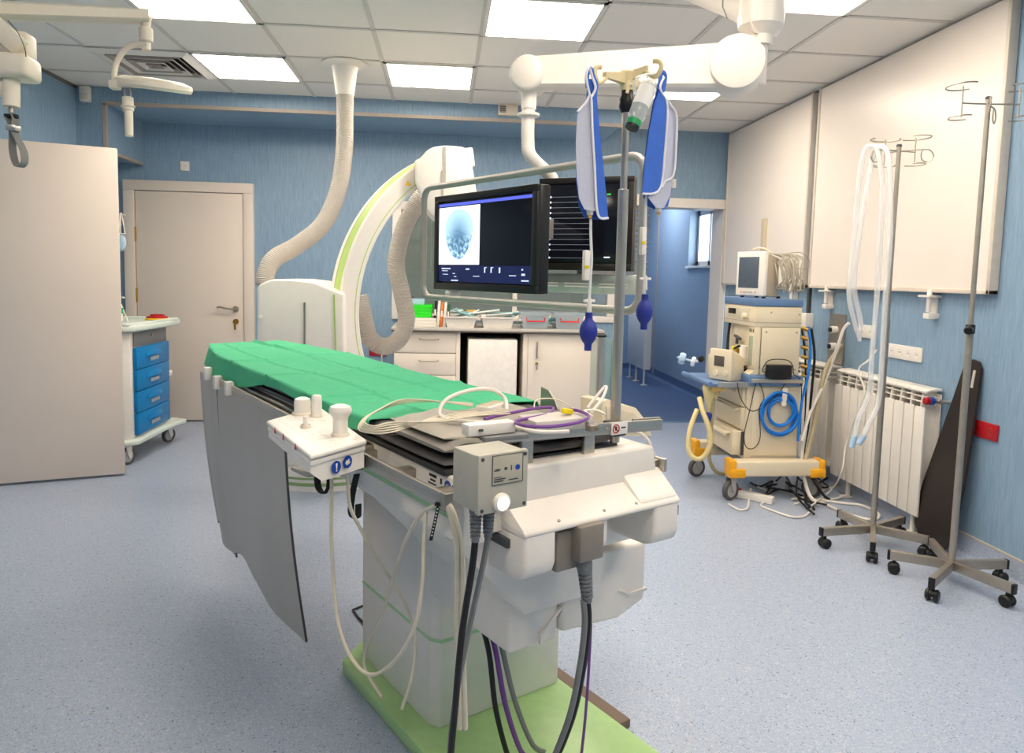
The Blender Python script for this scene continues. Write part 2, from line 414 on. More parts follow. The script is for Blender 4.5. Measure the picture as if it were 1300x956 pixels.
ceiling_light(4, -2, 'glowing ceiling panel at the top right, touching the picture edge')
for (i, j) in ((2, -4), (4, -5), (-1, -7), (2, -7), (4, -8)):
    ceiling_light(i, j, 'square ceiling light panel over the near half of the room, out of the picture')
# air diffuser
vx, vy = GX-1.2, GY+.6
o = thing('air_vent', 'square white ceiling air diffuser with dark louvres, left of a light panel', 'air vent', (vx+.3, vy+.3, ZC-.05))
f = MB()
ring = lambda a, z: [(vx+a, vy+a, z), (vx+.6-a, vy+a, z), (vx+.6-a, vy+.6-a, z), (vx+a, vy+.6-a, z)]
f.hull([ring(0., ZC-.004), ring(-.01, ZC-.012), ring(.045, ZC-.03), ring(.06, ZC-.012), ring(.06, ZC-.002)], cap=False)
part('frame', f, M_white, o, smooth=.3)
part('backing', MB().bx(vx+.05, vx+.55, vy+.05, vy+.55, ZC-.003, ZC-.001), M_black, o)
for k in range(5):
    a = .075+k*.045
    part('louvre', MB().hull([ring(a, ZC-.026), ring(a+.004, ZC-.03), ring(a+.026, ZC-.008), ring(a+.022, ZC-.006), ring(a, ZC-.026)], cap=False), M_white if k % 2 else M_tan, o, smooth=.3)
# small fixtures on walls
o = thing('motion_sensor', 'small white motion sensor in the top left corner of the room', 'sensor', (-2.69, 5.82, 2.56))
part('housing', MB().box((-2.685, 5.825, 2.615), (.075, .05, .115), None, .012), M_offwhite, o)
part('lens', MB().box((-2.685, 5.803, 2.595), (.055, .012, .05), None, .005), mat('milky_lens', (222, 214, 206), .3), o)
def wall_switch(p, nrm, lab, m, w=.08, n=1, vert=False, holes=True, name='wall_socket', grp=None, mark=None):
    p, nrm = Vector(p), Vector(nrm); M = frame_from(p, nrm)
    o = thing(name, lab, 'socket' if holes else 'switch', p, 0, grp)
    b = MB(); b.box((0, 0, .006), (w*n, .08, .012), None, .004)
    part('plate', b, m, o, M)
    for k in range(n):
        x = (k-(n-1)/2)*w
        if holes:
            part('socket_well', MB().lathe([(.023, .0121), (.023, .0135), (.019, .0135), (.018, .0125), (0, .0122)], (x, 0, 0)).box((x-.006, 0, .0128), (.004, .004, .002), mi=1).box((x+.006, 0, .0128), (.004, .004, .002), mi=1), [m, M_black], o, M)
        else:
            part('rocker', MB().box((x, 0, .014), (w*.5, .05, .006), None, .003), m, o, M)
    return o
wall_switch((-2.217, YB, 2.207-.0), (0, -1, 0), 'small square socket plate high on the back wall above the left door', M_offwhite, .075)
wall_switch((2.052, YB, 2.208), (0, -1, 0), 'small square socket plate above the open corridor doorway', M_offwhite, .075)
so = wall_switch((-.579, YB, .637), (0, -1, 0), 'red double socket low on the back wall under the looped hose', M_red, .078, 2)
part('plug', MB().cyl((-.54, YB-.012, .637), (-.54, YB-.05, .637), .016).tube([(-.54, YB-.05, .637), (-.54, YB-.07, .60), (-.54, YB-.06, .55)], .005), M_offwhite, so)
wall_switch((XR, 3.84, .955), (-1, 0, 0), 'white quadruple socket on the right wall above the near radiator', M_offwhite, .075, 4)
wall_switch((XR, 3.20, .65), (-1, 0, 0), 'red double socket on the right wall behind the dark leaning board', M_red, .085, 2)
wall_switch((XR, 4.22, 1.045), (-1, 0, 0), 'white double socket on the right wall beside the steel gas plate', M_offwhite, .085, 2)
o = thing('smoke_detector', 'cream rectangular box on the soffit beside the white support tube', 'detector', (.483, YBM-.02, 2.60))
part('housing', MB().box((.483, YBM-.025, 2.636), (.155, .05, .085), None, .006), M_cream, o)
part('grille', MB().box((.440, YBM-.052, 2.636), (.05, .006, .055)).box((.44, YBM-.056, 2.655), (.044, .004, .006), mi=1).box((.44, YBM-.056, 2.64), (.044, .004, .006), mi=1).box((.44, YBM-.056, 2.625), (.044, .004, .006), mi=1), [M_tan, M_dgrey], o)
# white panels on the right wall
M_bframe = mat('board_frame_beige', (222, 210, 196), .4)
def board(y0, y1, z0, z1, lab):
    o = thing('wall_board', lab, 'wall panel', (XR-.02, (y0+y1)/2, z0))
    part('panel', MB().bx(XR-.04, XR-.012, y0+.02, y1-.02, z0+.02, z1-.004), M_board, o)
    f = MB(); f.bx(XR-.05, XR-.002, y0, y0+.022, z0, z1-.002, .003); f.bx(XR-.05, XR-.002, y1-.022, y1, z0, z1-.002, .003); f.bx(XR-.05, XR-.002, y0, y1, z0, z0+.022, .003)
    part('frame', f, M_bframe, o)
    return o
board(3.19, 4.905, 1.30, 2.665, 'large white panel on the right wall above the radiator')
bo = board(4.985, 6.50, 1.30, 2.665, 'large white panel on the right wall behind the patient monitor')
part('handle', MB().bx(XR-.065, XR-.04, 5.62, 5.68, 1.42, 1.84, .004), mat('handle_beige', (206, 196, 168), .45), bo)
def bracket(y, z, lab):
    o = thing('bracket', lab, 'bracket', (XR, y, z-.1), 0, 'small white brackets under the wall panels')
    part('arm', MB().bx(XR-.075, XR, y-.045, y+.045, z-.012, z, .002).bx(XR-.012, XR, y-.02, y+.03, z-.11, z, .002).bx(XR-.06, XR-.045, y-.03, y-.005, z-.09, z+.03, .003), M_offwhite, o)
    part('clip', MB().box((XR-.03, y-.01, z-.11), (.06, .05, .03), None, .004), M_offwhite, o)
bracket(4.66, 1.29, 'small white bracket under the left end of the large wall panel')
bracket(3.62, 1.285, 'small white bracket under the right end of the large wall panel')
bracket(5.15, 1.29, 'small white bracket behind the anaesthesia machine top')
o = thing('conduit', 'grey vertical cable conduit between the two white wall panels', 'conduit', (XR-.01, 4.945, 1.1))
part('channel', MB().bx(XR-.02, XR, 4.93, 4.96, 1.08, 1.32), M_dgrey, o)
part('junction_box', MB().box((XR-.03, 4.93, 1.07), (.06, .10, .10), None, .005), M_offwhite, o)
part('gland', MB().cyl((XR-.06, 4.95, 1.07), (XR-.16, 5.0, 1.07), .014), M_grey, o)
o = thing('gas_outlet', 'brushed steel gas outlet plate on the right wall', 'gas outlet', (XR, 4.56, .80))
part('plate', MB().box((XR-.006, 4.56, .97), (.012, .19, .33), None, .004), M_steel2, o)
for z in (1.03, .92): part('port', MB().cyl((XR-.012, 4.56, z), (XR-.05, 4.56, z), .024).cyl((XR-.05, 4.56, z), (XR-.06, 4.56, z), .016, mi=1), [M_offwhite, M_black], o)

# ------------------------------------------------------------------ world, colour management
wd = bpy.data.worlds.new('world'); scene.world = wd; wd.use_nodes = True
wd.node_tree.nodes['Background'].inputs['Color'].default_value = (.80, .90, 1., 1); wd.node_tree.nodes['Background'].inputs['Strength'].default_value = 6.
vs = scene.view_settings; vs.view_transform = 'Standard'; vs.look = 'None'; vs.gamma = 1; vs.exposure = 1.27; vs.use_curve_mapping = False
# ================================================================== patient table
AT = R(30); FT = Matrix.Rotation(AT, 4, 'Z'); TN = FT.to_3x3() @ Vector((1, 0, 0)); SN = FT.to_3x3() @ Vector((0, 1, 0))
FTi = FT.inverted()
def onT(x, y, t): return FTi @ onplane(x, y, TN*t, TN)       # table-frame point on the plane t = const
def onS(x, y, s): return FTi @ onplane(x, y, SN*s, SN)
def onZ(x, y, z): return FTi @ atZ(x, y, z)
def TW(t, s, z): return FT @ Vector((t, s, z))
M_tab = mat('table_white', (240, 233, 224), .35, var=.015)
M_pedw = mat('pedestal_white', (236, 230, 222), .28, var=.015)
M_green = mat('pale_green_enamel', (170, 205, 140), .3)
M_gline = mat('green_stripe', (172, 212, 164), .4)
M_brown = mat('brown_plate', (116, 98, 84), .5)
M_carbon = mat('carbon_black', (52, 51, 52), .35)
M_pad = mat('dark_grey_mattress_vinyl', (84, 82, 80), .55, bump=.2, bscale=40)
M_cloth = mat('green_surgical_cloth', (74, 184, 136), .85, var=.05, scale=40, bump=.25, bscale=500)
M_lead = mat('grey_lead_vinyl', (190, 182, 174), .42, var=.03, scale=4)
M_leaded = mat('dark_vinyl_edge', (84, 82, 80), .5)
M_bluesign = mat('blue_sign', (20, 70, 165), .4)
M_boxg = mat('grey_beige_box', (186, 182, 168), .45)
M_teal = mat('teal_lettering', (0, 150, 150), .5)
table = thing('patient_table', 'long white angiography table with side rails and pedestal on a green base', 'operating table', TW(1.17, 1.95, 0), AT)
tp = lambda n, mb, m, par=table, **k: part(n, mb, m, par, FT, **k)
b = MB(); b.prism([(.90, 1.20), (1.44, 1.20), (1.44, 2.30), (1.02, 2.30), (.90, 2.20)], 0, .045, 'z', .006); tp('base_plate', b, M_green)
tp('floor_plate', MB().bx(1.30, 1.50, 1.45, 1.97, 0, .03, .006), M_brown)
b = MB(); b.prism([(.97, 1.73), (.99, 1.70), (1.42, 1.70), (1.42, 2.21), (.985, 2.21), (.97, 2.195)], .045, .70, 'z', .004)
ped = tp('pedestal', b, M_pedw)
b = MB(); b.prism([(.9685, 1.73), (.989, 1.6985), (1.4215, 1.6985), (1.4215, 2.2115), (.985, 2.2115), (.9685, 2.195)], .298, .308, 'z'); tp('stripe', b, M_gline, ped)
b = MB(); b.prism([(1.83, .66), (1.83, .60), (1.76, .555), (1.705, .575), (1.705, .66)], .962, .975, 'x', .003); tp('side_cover', b, M_tab, ped)
b = MB(); b.bx(.90, 1.33, 1.30, 2.32, .66, .79, .012); bm_ = tp('support_beam', b, M_pedw)
tp('stripe', MB().bx(.898, .903, 1.32, 2.30, .715, .732), M_gline, bm_)
b = MB(); b.bx(.745, 1.226, 1.235, 3.05, .79, .922, .006); car = tp('carriage', b, M_tab)
tp('skirt', MB().prism([(.752, .80), (.752, .785), (.966, .56), (1.2, .56), (1.2, .80)], 1.28, 1.70, 'y', .003), M_pedw, car); tp('stripe', MB().bx(.7435, .747, 1.24, 2.3, .834, .849), M_gline, car)
b = MB(); b.prism([(.735, 1.262), (1.222, 1.262), (1.222, 3.05), (1.20, 3.45), (1.12, 3.66), (.85, 3.66), (.76, 3.45), (.735, 3.05)], .922, .936, 'z', .003); tp('tabletop', b, M_carbon)
# foot-end cover: shelf, two lobes, divider, upper block
b = MB()
b.prism([(1.62, .70), (1.31, .715), (1.31, .795), (1.165, .795), (1.15, .801), (1.15, .808), (1.158, .816), (1.22, .856), (1.62, .862)], .862, 1.328, 'x', .003)
for (a, c) in ((.862, .948), (1.243, 1.328)):
    b.prism([(1.152, .811), (1.150, .735), (1.158, .712), (1.185, .700), (1.60, .690), (1.60, .811)], a, c, 'x', .010, seg=3)
b.prism([(1.158, .81), (1.158, .745), (1.175, .725), (1.33, .72), (1.33, .81)], 1.078, 1.10, 'x', .005)
cov = tp('end_cover', b, M_tab)
b = MB(); b.prism([(.775, .842), (1.322, .842), (1.298, .930), (.80, .930)], 1.216, 1.6, 'y', .008, seg=3)
b.prism([(1.154, .812), (1.162, .824), (1.222, .874), (1.5, .88), (1.5, .812)], 1.20, 1.327, 'x', .008)
tp('end_cover_top', b, M_tab, cov)
for t_ in (.96, 1.09, 1.19): tp('screw', MB().cyl((t_, 1.162, .8165), (t_, 1.160, .820), .0035), M_steel2, cov)
tp('latch', MB().bx(1.325, 1.336, 1.16, 1.178, .765, .79, .002), M_dgrey, cov); tp('side_slot', MB().bx(.853, .865, 1.20, 1.32, .765, .785, .002), M_dgrey, cov)
# lower electronics box
b = MB()
b.prism([(.95, .447), (1.10, .447), (1.10, .64), (.95, .64)], 1.32, 1.70, 'y', .012, seg=3)
b.prism([(1.105, .462), (1.30, .447), (1.395, .478), (1.395, .64), (1.105, .64)], 1.315, 1.70, 'y', .012, seg=3)
lb = tp('lower_box', b, M_tab)
b = MB(); b.prism([(1.30, .53), (1.335, .512), (1.3945, .512), (1.3945, .505), (1.333, .505), (1.295, .526)], 1.309, 1.33, 'y'); tp('rib', b, M_tab, lb); b = MB(); b.prism([(1.04, .452), (1.04, .475), (1.103, .53), (1.103, .523), (1.046, .472), (1.046, .452)], 1.314, 1.33, 'y'); tp('rib', b, M_tab, lb)
Mx = Matrix(((0, 0, 1, .9488), (-1, 0, 0, 1.52), (0, 1, 0, .585), (0, 0, 0, 1)))
Mx = Matrix.Translation((.9495, 1.53, .59)) @ Matrix.Rotation(R(-90), 4, 'Z') @ Matrix.Rotation(R(90), 4, 'X')
tp('lettering', MB().text('SIEMENS', .022, Mx), M_teal, lb, smooth=0)
# rails on standoffs
def rail(t, s0, s1, z, h=.032):
    b = MB(); b.bx(t-.005, t+.005, s0, s1, z-h/2, z+h/2, .0015); return b
sgn = 1
r_ = tp('side_rail', rail(.700, 1.19, 3.05, .893), M_steel)
for s_ in (1.24, 1.42, 1.62, 2.1, 2.6, 3.0): tp('standoff', MB().bx(.704, .75, s_-.018, s_+.018, .882, .905, .002), M_steel2, r_)
r_ = tp('side_rail', rail(1.332, 1.205, 3.05, .878), M_steel)
for s_ in (1.24, 1.62, 2.1, 2.6, 3.0): tp('standoff', MB().bx(1.222, 1.329, s_-.018, s_+.018, .868, .890, .002), M_steel2, r_)
tp('guide_channel', MB().bx(.716, .742, 1.62, 3.25, .900, .916, .002), M_steel)
tp('carriage_end', MB().bx(.745, .80, 1.20, 1.24, .79, .922, .004), M_tab, car)
tp('rail_end_block', MB().bx(.693, .735, 1.185, 1.205, .876, .912, .002), M_steel2)
# stickers beside the rail
def sticker(par, M, r=.012, kind='!'):
    s = tp('safety_sticker', MB().cyl((0, 0, 0), (0, 0, .0012), r, n=24), M_bluesign, par, smooth=.5) if False else None
def sign(par, c, nrm_frame, r, hand=False):
    """round blue mandatory sign in the plane of a frame (x right, y up, z out)"""
    mb = MB(); mb.cyl((0, 0, 0), (0, 0, .001), r, n=28)
    o = part('safety_sign', mb, M_bluesign, par, nrm_frame @ Matrix.Translation(c), smooth=.5)
    q = MB()
    if not hand: q.prism([(-.10*r, -.25*r), (.10*r, -.25*r), (.20*r, .62*r), (-.20*r, .62*r)], .001, .0016, 'z'); q.cyl((0, -.5*r, .001), (0, -.5*r, .0016), .15*r, n=14)
    else: q.prism([(-.6*r, -.1*r), (-.3*r, -.45*r), (.35*r, -.35*r), (.62*r, .0), (.25*r, .05*r), (.4*r, .4*r), (.15*r, .45*r), (-.05*r, .2*r), (-.3*r, .35*r)], .001, .0016, 'z')
    part('sign_symbol', q, M_offwhite, o, nrm_frame @ Matrix.Translation(c), smooth=0)
SIDE = FT @ Matrix.Translation((.7445, 1.25, .90)) @ Matrix.Rotation(R(-90), 4, 'Z') @ Matrix.Rotation(R(90), 4, 'X')
q = MB()
for (x, y, w, h) in ((-.075, .008, .03, .006), (-.075, -.002, .022, .004), (-.078, -.010, .034, .003), (-.04, .004, .006, .012)): q.box((x, y, 0), (w, h, .0012))
sign(car, (-.012, .0, 0), SIDE, .0125, True); sign(car, (.018, .0, 0), SIDE, .0125, False)
part('printed_label', q, M_black, car, SIDE, smooth=0)

# mattress and folded covers at the foot end
b = MB(); b.prism([(.738, 1.565), (1.218, 1.565), (1.218, 3.05), (1.19, 3.44), (1.11, 3.62), (.86, 3.62), (.77, 3.44), (.738, 3.05)], .9365, .978, 'z', .012, seg=3)
o = part('mattress', b, M_pad, None, FT); tag(o, 'thin dark grey mattress lying under the green sheet on the long table', 'mattress')
def slab(t0, t1, s0, s1, z0, z1, seed, amp=.006):
    rnd = random.Random(seed); ph = [rnd.uniform(0, 6) for _ in range(6)]
    rings = []
    for i in range(25):
        u = i/24; t = t0+(t1-t0)*u
        e = 1-(2*abs(u-.5))**8
        rr = []
        for k in range(20):
            a = 2*math.pi*k/20; cs, sn = math.cos(a), math.sin(a)
            sx = (abs(cs)**.35)*(1 if cs > 0 else -1); sz = (abs(sn)**.6)*(1 if sn > 0 else -1)
            s = (s0+s1)/2+(s1-s0)/2*sx*(.97+.03*e)+amp*math.sin(9*u+ph[0]+a)
            z = (z0+z1)/2+(z1-z0)/2*sz*(.35+.65*e)+(amp*.8*math.sin(11*u+ph[1])+amp*.5*math.sin(23*u+ph[2]+a) if sn > 0 else 0)
            rr.append((t, s, z))
        rings.append(rr)
    return MB().hull(rings)
M_mat1 = mat('grey_cover_fabric', (134, 129, 122), .7, var=.08, scale=12, bump=.3, bscale=60)
M_mat2 = mat('charcoal_cover_fabric', (96, 92, 92), .65, var=.1, scale=12, bump=.3, bscale=60)
M_mat3 = mat('pale_grey_cover_fabric', (168, 162, 152), .7, var=.06, scale=12, bump=.3, bscale=60)
for i, (a, m_, l) in enumerate([((.732, 1.224, 1.258, 1.56, .937, .962), M_mat2, 'charcoal folded cover, lowest of the pile on the table foot'),
                  ((.736, 1.222, 1.262, 1.555, .963, .985), M_mat1, 'grey folded cover in the middle of the pile on the table foot'),
                  ((.75, 1.10, 1.285, 1.55, .986, 1.002), M_mat3, 'pale grey folded cover on top of the pile on the table foot')]):
    o = part('folded_cover', slab(*a, seed=i+3), m_, None, FT); tag(o, l, 'cover', 'covers piled on the table foot')
# green sheet draped over the table
def sheet(u, v):
    s = 1.60+(3.685-1.60)*v
    hl = .035+.05*max(0, min(1, (v-.42)/.12))*(1+.12*math.sin(v*21))+.008*math.sin(v*17)       # left overhang
    hr = .028+.006*math.sin(v*13)
    taper = max(0, (s-3.05)/.6)**1.5
    tl, tr = .732+.10*taper, 1.224-.09*taper
    w = tr-tl; L = hl+w+hr; d = u*L
    z = .9865+.0025*math.sin(6*s+4*u)+.002*math.sin(14*u+2*s)
    if d < hl: t = tl-.010-.020*(1-d/hl)*(hl/.1)-.006*math.sin(v*30)*(1-d/hl); z = z-(hl-d)*.93
    elif d > hl+w: e = (d-hl-w); t = tr+.008+.15*e; z = z-e*.95
    else: t = tl+(d-hl)-.008*(1-min(1, (d-hl)/.02))+.006*(1-min(1, (hl+w-d)/.02))
    # folding creases from the packet
    for c in (.33, .66):
        z += .006*math.exp(-((u-c)/.012)**2)
    for c in (.18, .4, .62, .82):
        z += .0055*math.exp(-((v-c+.02*math.sin(5*u))/.006)**2)
    z += .016*math.exp(-((u-.62-.12*(v-.5))/.018)**2)*max(0, (v-.35))
    if v > .985: z -= .0
    s += .012*math.sin(9*u+1)*(1-v)**4 - .03*(1-v)**3*math.exp(-((u-.35)/.3)**2)
    far = max(0, (s-3.62)/.065)
    z -= .05*far*far
    return (t, s, z)
o = part('surgical_sheet', MB().grid(sheet, 90, 190, .0015), M_cloth, None, FT, smooth=1.2); tag(o, 'bright green surgical sheet spread over the long table', 'sheet')

# lead curtains on the near side
def curtain(s0, s1, zt, zb0, zb1, lab, ph, hooks_at):
    n = thing('lead_curtain', lab, 'curtain', TW(.72, (s0+s1)/2, .1), AT, 'lead curtains hanging from the table side')
    def fn(u, v):
        s = s0+(s1-s0)*u; zb = zb0+(zb1-zb0)*u + .05*math.exp(-((u-.9)/.12)**2)
        t = .690+.004*math.sin(9*u+ph)-.052*(1-v)*(1-.25*math.sin(7*u+ph)*0)+.010*math.sin(8*u+ph)*(1-v)
        t = .69+.075*(1-v)*.8+.010*math.sin(8*u+ph)*(1-v)-.012*math.sin(math.pi*v)
        return (t+.016, s, zb+(zt-.02-zb)*v)
    part('panel', MB().grid(fn, 24, 16, .004), M_lead, n, FT)
    e = MB(); e.tube([fn(0, k/14) for k in range(15)], .004, sm=1); e.tube([fn(1, k/14) for k in range(15)], .004, sm=1); e.tube([fn(k/24, 0) for k in range(25)], .004, sm=1)
    part('edge_binding', e, M_leaded, n, FT)
    part('top_strip', MB().bx(.707, .713, s0, s1, zt-.12, zt-.03, .002), mat('grey_strip'+str(ph), (112, 108, 102), .5), n, FT)
    for k in hooks_at:
        s = s0+(s1-s0)*k
        part('hook', MB().bx(.676, .706, s-.015, s+.015, zt-.03, zt+.022, .004), M_offwhite, n, FT)
curtain(3.02, 3.30, .915, .15, .19, 'grey lead curtain at the far end of the table rail', 1, (.3,))
curtain(2.19, 3.00, .900, .15, .15, 'wide grey lead curtain hanging from the table rail beside the control console', 2, (.72, .93))

# control console on the rail
ZP = .972
P_ = [onZ(338, 534, ZP), onZ(394, 578, ZP), onZ(466, 558, ZP), onZ(405, 515, ZP)]
cons = thing('control_console', 'white table-side control console with joysticks clamped to the table rail', 'control panel', TW(.6, 1.6, .90), AT)
cpart = lambda n, mb, m, par=cons, **k: part(n, mb, m, par, FT, **k)
poly = [(p.x, p.y) for p in P_]
b = MB()
def ringz(z, sc): 
    cx_ = sum(p[0] for p in poly)/4; cy_ = sum(p[1] for p in poly)/4
    return [(cx_+(p[0]-cx_)*sc, cy_+(p[1]-cy_)*sc, z) for p in poly]
b.prism(poly, ZP-.012, ZP, 'z', .005, seg=3)
b.prism([(p[0], p[1]) for p in ringz(0, .97)], ZP-.026, ZP-.013, 'z', .003)
q_ = ringz(0, .95); low = [q_[0]+Vector((0, 0)) if False else (q_[0][0]*.72+q_[3][0]*.28, q_[0][1]*.72+q_[3][1]*.28), (q_[1][0]*.80+q_[2][0]*.20, q_[1][1]*.80+q_[2][1]*.20), q_[2][:2], q_[3][:2]]
b.hull([[(p[0], p[1], ZP-.026) for p in q_], [(p[0], p[1], ZP-.040) for p in q_], [(p[0], p[1], ZP-.064) for p in low]])
cpart('housing', b, M_offwhite)
ctr = lambda x, y: onZ(x, y, ZP)
def joy(x, y, prof, nm):
    p = ctr(x, y); j = cpart(nm, MB().lathe(prof, (p.x, p.y, ZP), n=28), M_offwhite)
    cpart('collar', MB().lathe([(prof[0][0]*1.25, 0), (prof[0][0]*1.25, .004), (prof[0][0]*1.05, .008)], (p.x, p.y, ZP), n=28), M_cream, j)
joy(432, 553, [(.0165, 0), (.0165, .035), (.018, .043), (.0245, .052), (.025, .060), (.022, .066), (.012, .070), (0, .071)], 'joystick')
joy(402, 529, [(.013, 0), (.013, .042), (.012, .052), (.009, .055), (0, .055)], 'joystick')
joy(384, 526, [(.021, 0), (.021, .032), (.019, .040), (.010, .044), (0, .045)], 'control_knob')
joy(388, 543, [(.010, 0), (.007, .006), (.0055, .016), (.0065, .026), (.005, .028), (0, .028)], 'toggle')
b = MB()
cu, cv = P_[1]-P_[0], P_[2]-P_[1]
for i in range(11):
    for j in range(6):
        if (j in (4, 5) and 3 < i < 8) or (i*7+j*3) % 11 == 0: continue
        p = P_[0]+cu*(.08+.084*i)+cv*(.08+.15*j)
        b.box((p.x, p.y, ZP+.0002), (.010, .016, .0008), (0, 0, math.atan2(cu.y, cu.x)+1.57))
cpart('key_field', b, mat('key_grey', (234, 229, 222), .45))
q0, q1 = P_[1], P_[2]; nx = (q1-q0).normalized()
fr = FT @ Matrix(((nx.x, 0, nx.y, (q0.x*.46+q1.x*.54)), (nx.y, 0, -nx.x, (q0.y*.46+q1.y*.54)), (0, 1, 0, ZP-.042), (0, 0, 0, 1)))
sh = .0035
fr = fr @ Matrix.Translation((0, 0, -.004))
sign(cons, (-.014, 0, 0), fr, .0135, False); sign(cons, (.020, .004, 0), fr, .0135, True)
b = MB()
for k in (.25, .45, .72):
    p = P_[0]+cu*k-cv*.0
    b = MB(); b.prism([(-.008, -.006), (.008, -.006), (0, .008)], 0, .001, 'z', M=Matrix.Translation((p.x-.0012, p.y, ZP-.006)) @ Matrix.Rotation(math.atan2(cu.y, cu.x), 4, 'Z') @ Matrix.Rotation(R(90), 4, 'X')); cpart('red_marker', b, M_red, smooth=0)
cpart('rail_clamp', MB().bx(.655, .692, 1.56, 1.60, .872, .915, .003), M_dgrey); cpart('rail_clamp', MB().bx(.655, .692, 1.78, 1.84, .872, .915, .003), M_dgrey)
b = MB(); b.tube([onT(372, 595, .60), onT(392, 603, .60), onT(410, 600, .60)], .006, sm=3); cpart('grip', b, M_steel2)
def strap(pts, nm, lab, grp=None):
    o = part(nm, MB().tube(pts, .009, n=8, flat=(1, .25)), M_rubber, None, FT); return tag(o, lab, 'strap', grp)
strap([onT(402, 598, .655), onT(404, 618, .655), onT(410, 626, .65), onT(416, 620, .66), onT(417, 600, .665)], 'strap', 'short black strap looped below the left end of the control console')
strap([onT(453, 602, .735), onT(447, 630, .735), onT(446, 652, .735), onT(454, 657, .735), onT(455, 640, .735)], 'strap', 'black strap hanging beside the pedestal below the console')
# ================================================================== foot-end rail, box, drip pole
M_chrome = mat('polished_steel', (208, 198, 184), .3, .85, var=.03)
M_hook = mat('cream_nylon', (232, 214, 168), .45)
M_blueb = mat('royal_blue_fabric', (62, 110, 206), .8, var=.08, scale=25, bump=.25, bscale=300)
M_navy = mat('navy_rubber', (38, 52, 146), .55)
M_mesh = clear_mat('translucent_bag_mesh', (214, 216, 232), .8, .4)
M_binding = mat('white_binding', (238, 236, 240), .7)
M_tubew = mat('milky_tubing', (232, 232, 230), .35)
M_clear = clear_mat('clear_bottle_plastic', (225, 232, 232), .42, .08)
M_hose = mat('ribbed_hose', (190, 184, 176), .5)
a_, c_ = onS(604, 556, 1.235), onS(840, 539, 1.235)
rl = thing('end_rail', 'flat steel accessory rail standing across the foot of the table', 'rail', TW(1.04, 1.2, .92), AT)
dv = (c_-a_).normalized(); a0 = a_+dv*.02
part('bar', MB().bar(a0, c_, .008, .028, .002, up=(0, 0, 1)), M_steel, rl, FT)
for tt in (.927, 1.106):
    p = a_+dv*((tt-a_.x)/dv.x)
    part('post', MB().bx(tt-.016, tt+.016, p.y-.001, p.y+.010, .929, p.z+.004, .002), M_steel, rl, FT)
p = a_+dv*((1.193-a_.x)/dv.x)
FR = Matrix.Translation((p.x, p.y, p.z)) @ Matrix.Rotation(math.atan2(dv.y, dv.x), 4, 'Z') @ Matrix.Rotation(R(90), 4, 'X')
part('sign_plate', MB().box((0, 0, .006), (.052, .030, .003), None, .001), M_offwhite, rl, FT @ FR)
q = MB(); q.tube([(-.012+.010*math.cos(k*.5236), .010*math.sin(k*.5236), .0082) for k in range(12)], .0013, n=6, sm=1, closed=True); q.box((-.012, 0, .0082), (.0022, .019, .0015), (0, 0, R(45)))
part('prohibition_ring', q, M_red, rl, FT @ FR)
part('sign_symbol', MB().box((-.012, .0005, .0078), (.005, .009, .001)).box((.012, .001, .0078), (.014, .003, .001)), M_black, rl, FT @ FR)
for tt in (.86, 1.0, 1.155):
    p = a_+dv*((tt-a_.x)/dv.x); part('screw', MB().cyl((p.x, p.y-.005, p.z), (p.x, p.y-.0065, p.z), .005), M_chrome, rl, FT)
part('rail_extension', MB().bar(c_-dv*.095+Vector((0, .0085, .002)), c_+dv*.002+Vector((0, .0085, .002)), .006, .032, .002), M_steel2, rl, FT)
# grey control box hung at the corner
bxo = thing('switch_box', 'grey beige box with a lit round button at the corner of the table foot', 'control box', TW(.73, 1.08, .914), AT)
xl, xr_, y0, y1, z0, z1 = .676, .780, 1.05, 1.130, .916, 1.020
part('box_body', MB().bx(xl, xr_, y0, y1, z0, z1, .004), M_boxg, bxo, FT)
part('lid', MB().bx(xl-.002, xr_+.002, y0-.012, y0, z0-.002, z1+.002, .003), M_boxg, bxo, FT)
yf = y0-.012
part('label_plate', MB().bx(.703, .768, yf-.0012, yf, .965, 1.018, .0005), mat('label_grey', (188, 182, 164), .5), bxo, FT)
q = MB()
for (xa, xb, za, zb) in ((.702, .769, .9645, .9655), (.702, .769, 1.0175, 1.0185), (.702, .703, .965, 1.018), (.768, .769, .965, 1.018), (.706, .718, .990, .992), (.708, .72, .993, .994), (.728, .734, .990, .995), (.742, .744, .988, .997), (.706, .726, .970, .972), (.706, .73, .974, .976), (.738, .758, .970, .972), (.706, .722, .978, .979)): q.bx(xa, xb, yf-.0018, yf-.001, za, zb)
part('label_print', q, M_dgrey, bxo, FT, smooth=0)
part('label_mark', MB().cyl((.757, yf-.001, .992), (.757, yf-.002, .992), .005), M_bluesign, bxo, FT)
part('button_ring', MB().lathe([(.0175, 0), (.0175, .006), (.014, .009), (0, .009)], (.722, yf, .932), (0, -1, 0)), M_offwhite, bxo, FT)
part('button', MB().lathe([(.0115, 0), (.0115, .011), (.008, .013), (0, .013)], (.722, yf, .932), (0, -1, 0)), mat('lit_button', (255, 250, 225), .4, emit=(255, 240, 205), estr=2.2), bxo, FT)
for (x, z) in ((xl+.006, z0+.006), (xr_-.006, z0+.006), (xl+.006, z1-.006), (xr_-.006, z1-.006)): part('screw', MB().cyl((x, yf+.001, z), (x, yf-.001, z), .0035), M_dgrey, bxo, FT)
def gland(p, L, m, name, par, r=.010, fr=FT, d=(0, 0, -1)):
    prof = [(0, 0), (r*1.15, 0), (r*1.15, L*.12)]
    n = 7
    for k in range(n):
        a = L*(.14+.8*k/n); rr = r*(1.1-.25*k/n); prof += [(rr, a), (rr, a+L*.05), (rr*.78, a+L*.06), (rr*.78, a+L*.105)]
    prof += [(r*.7, L), (0, L)]
    return part(name, MB().lathe(prof, p, d, 16), m, par, fr)
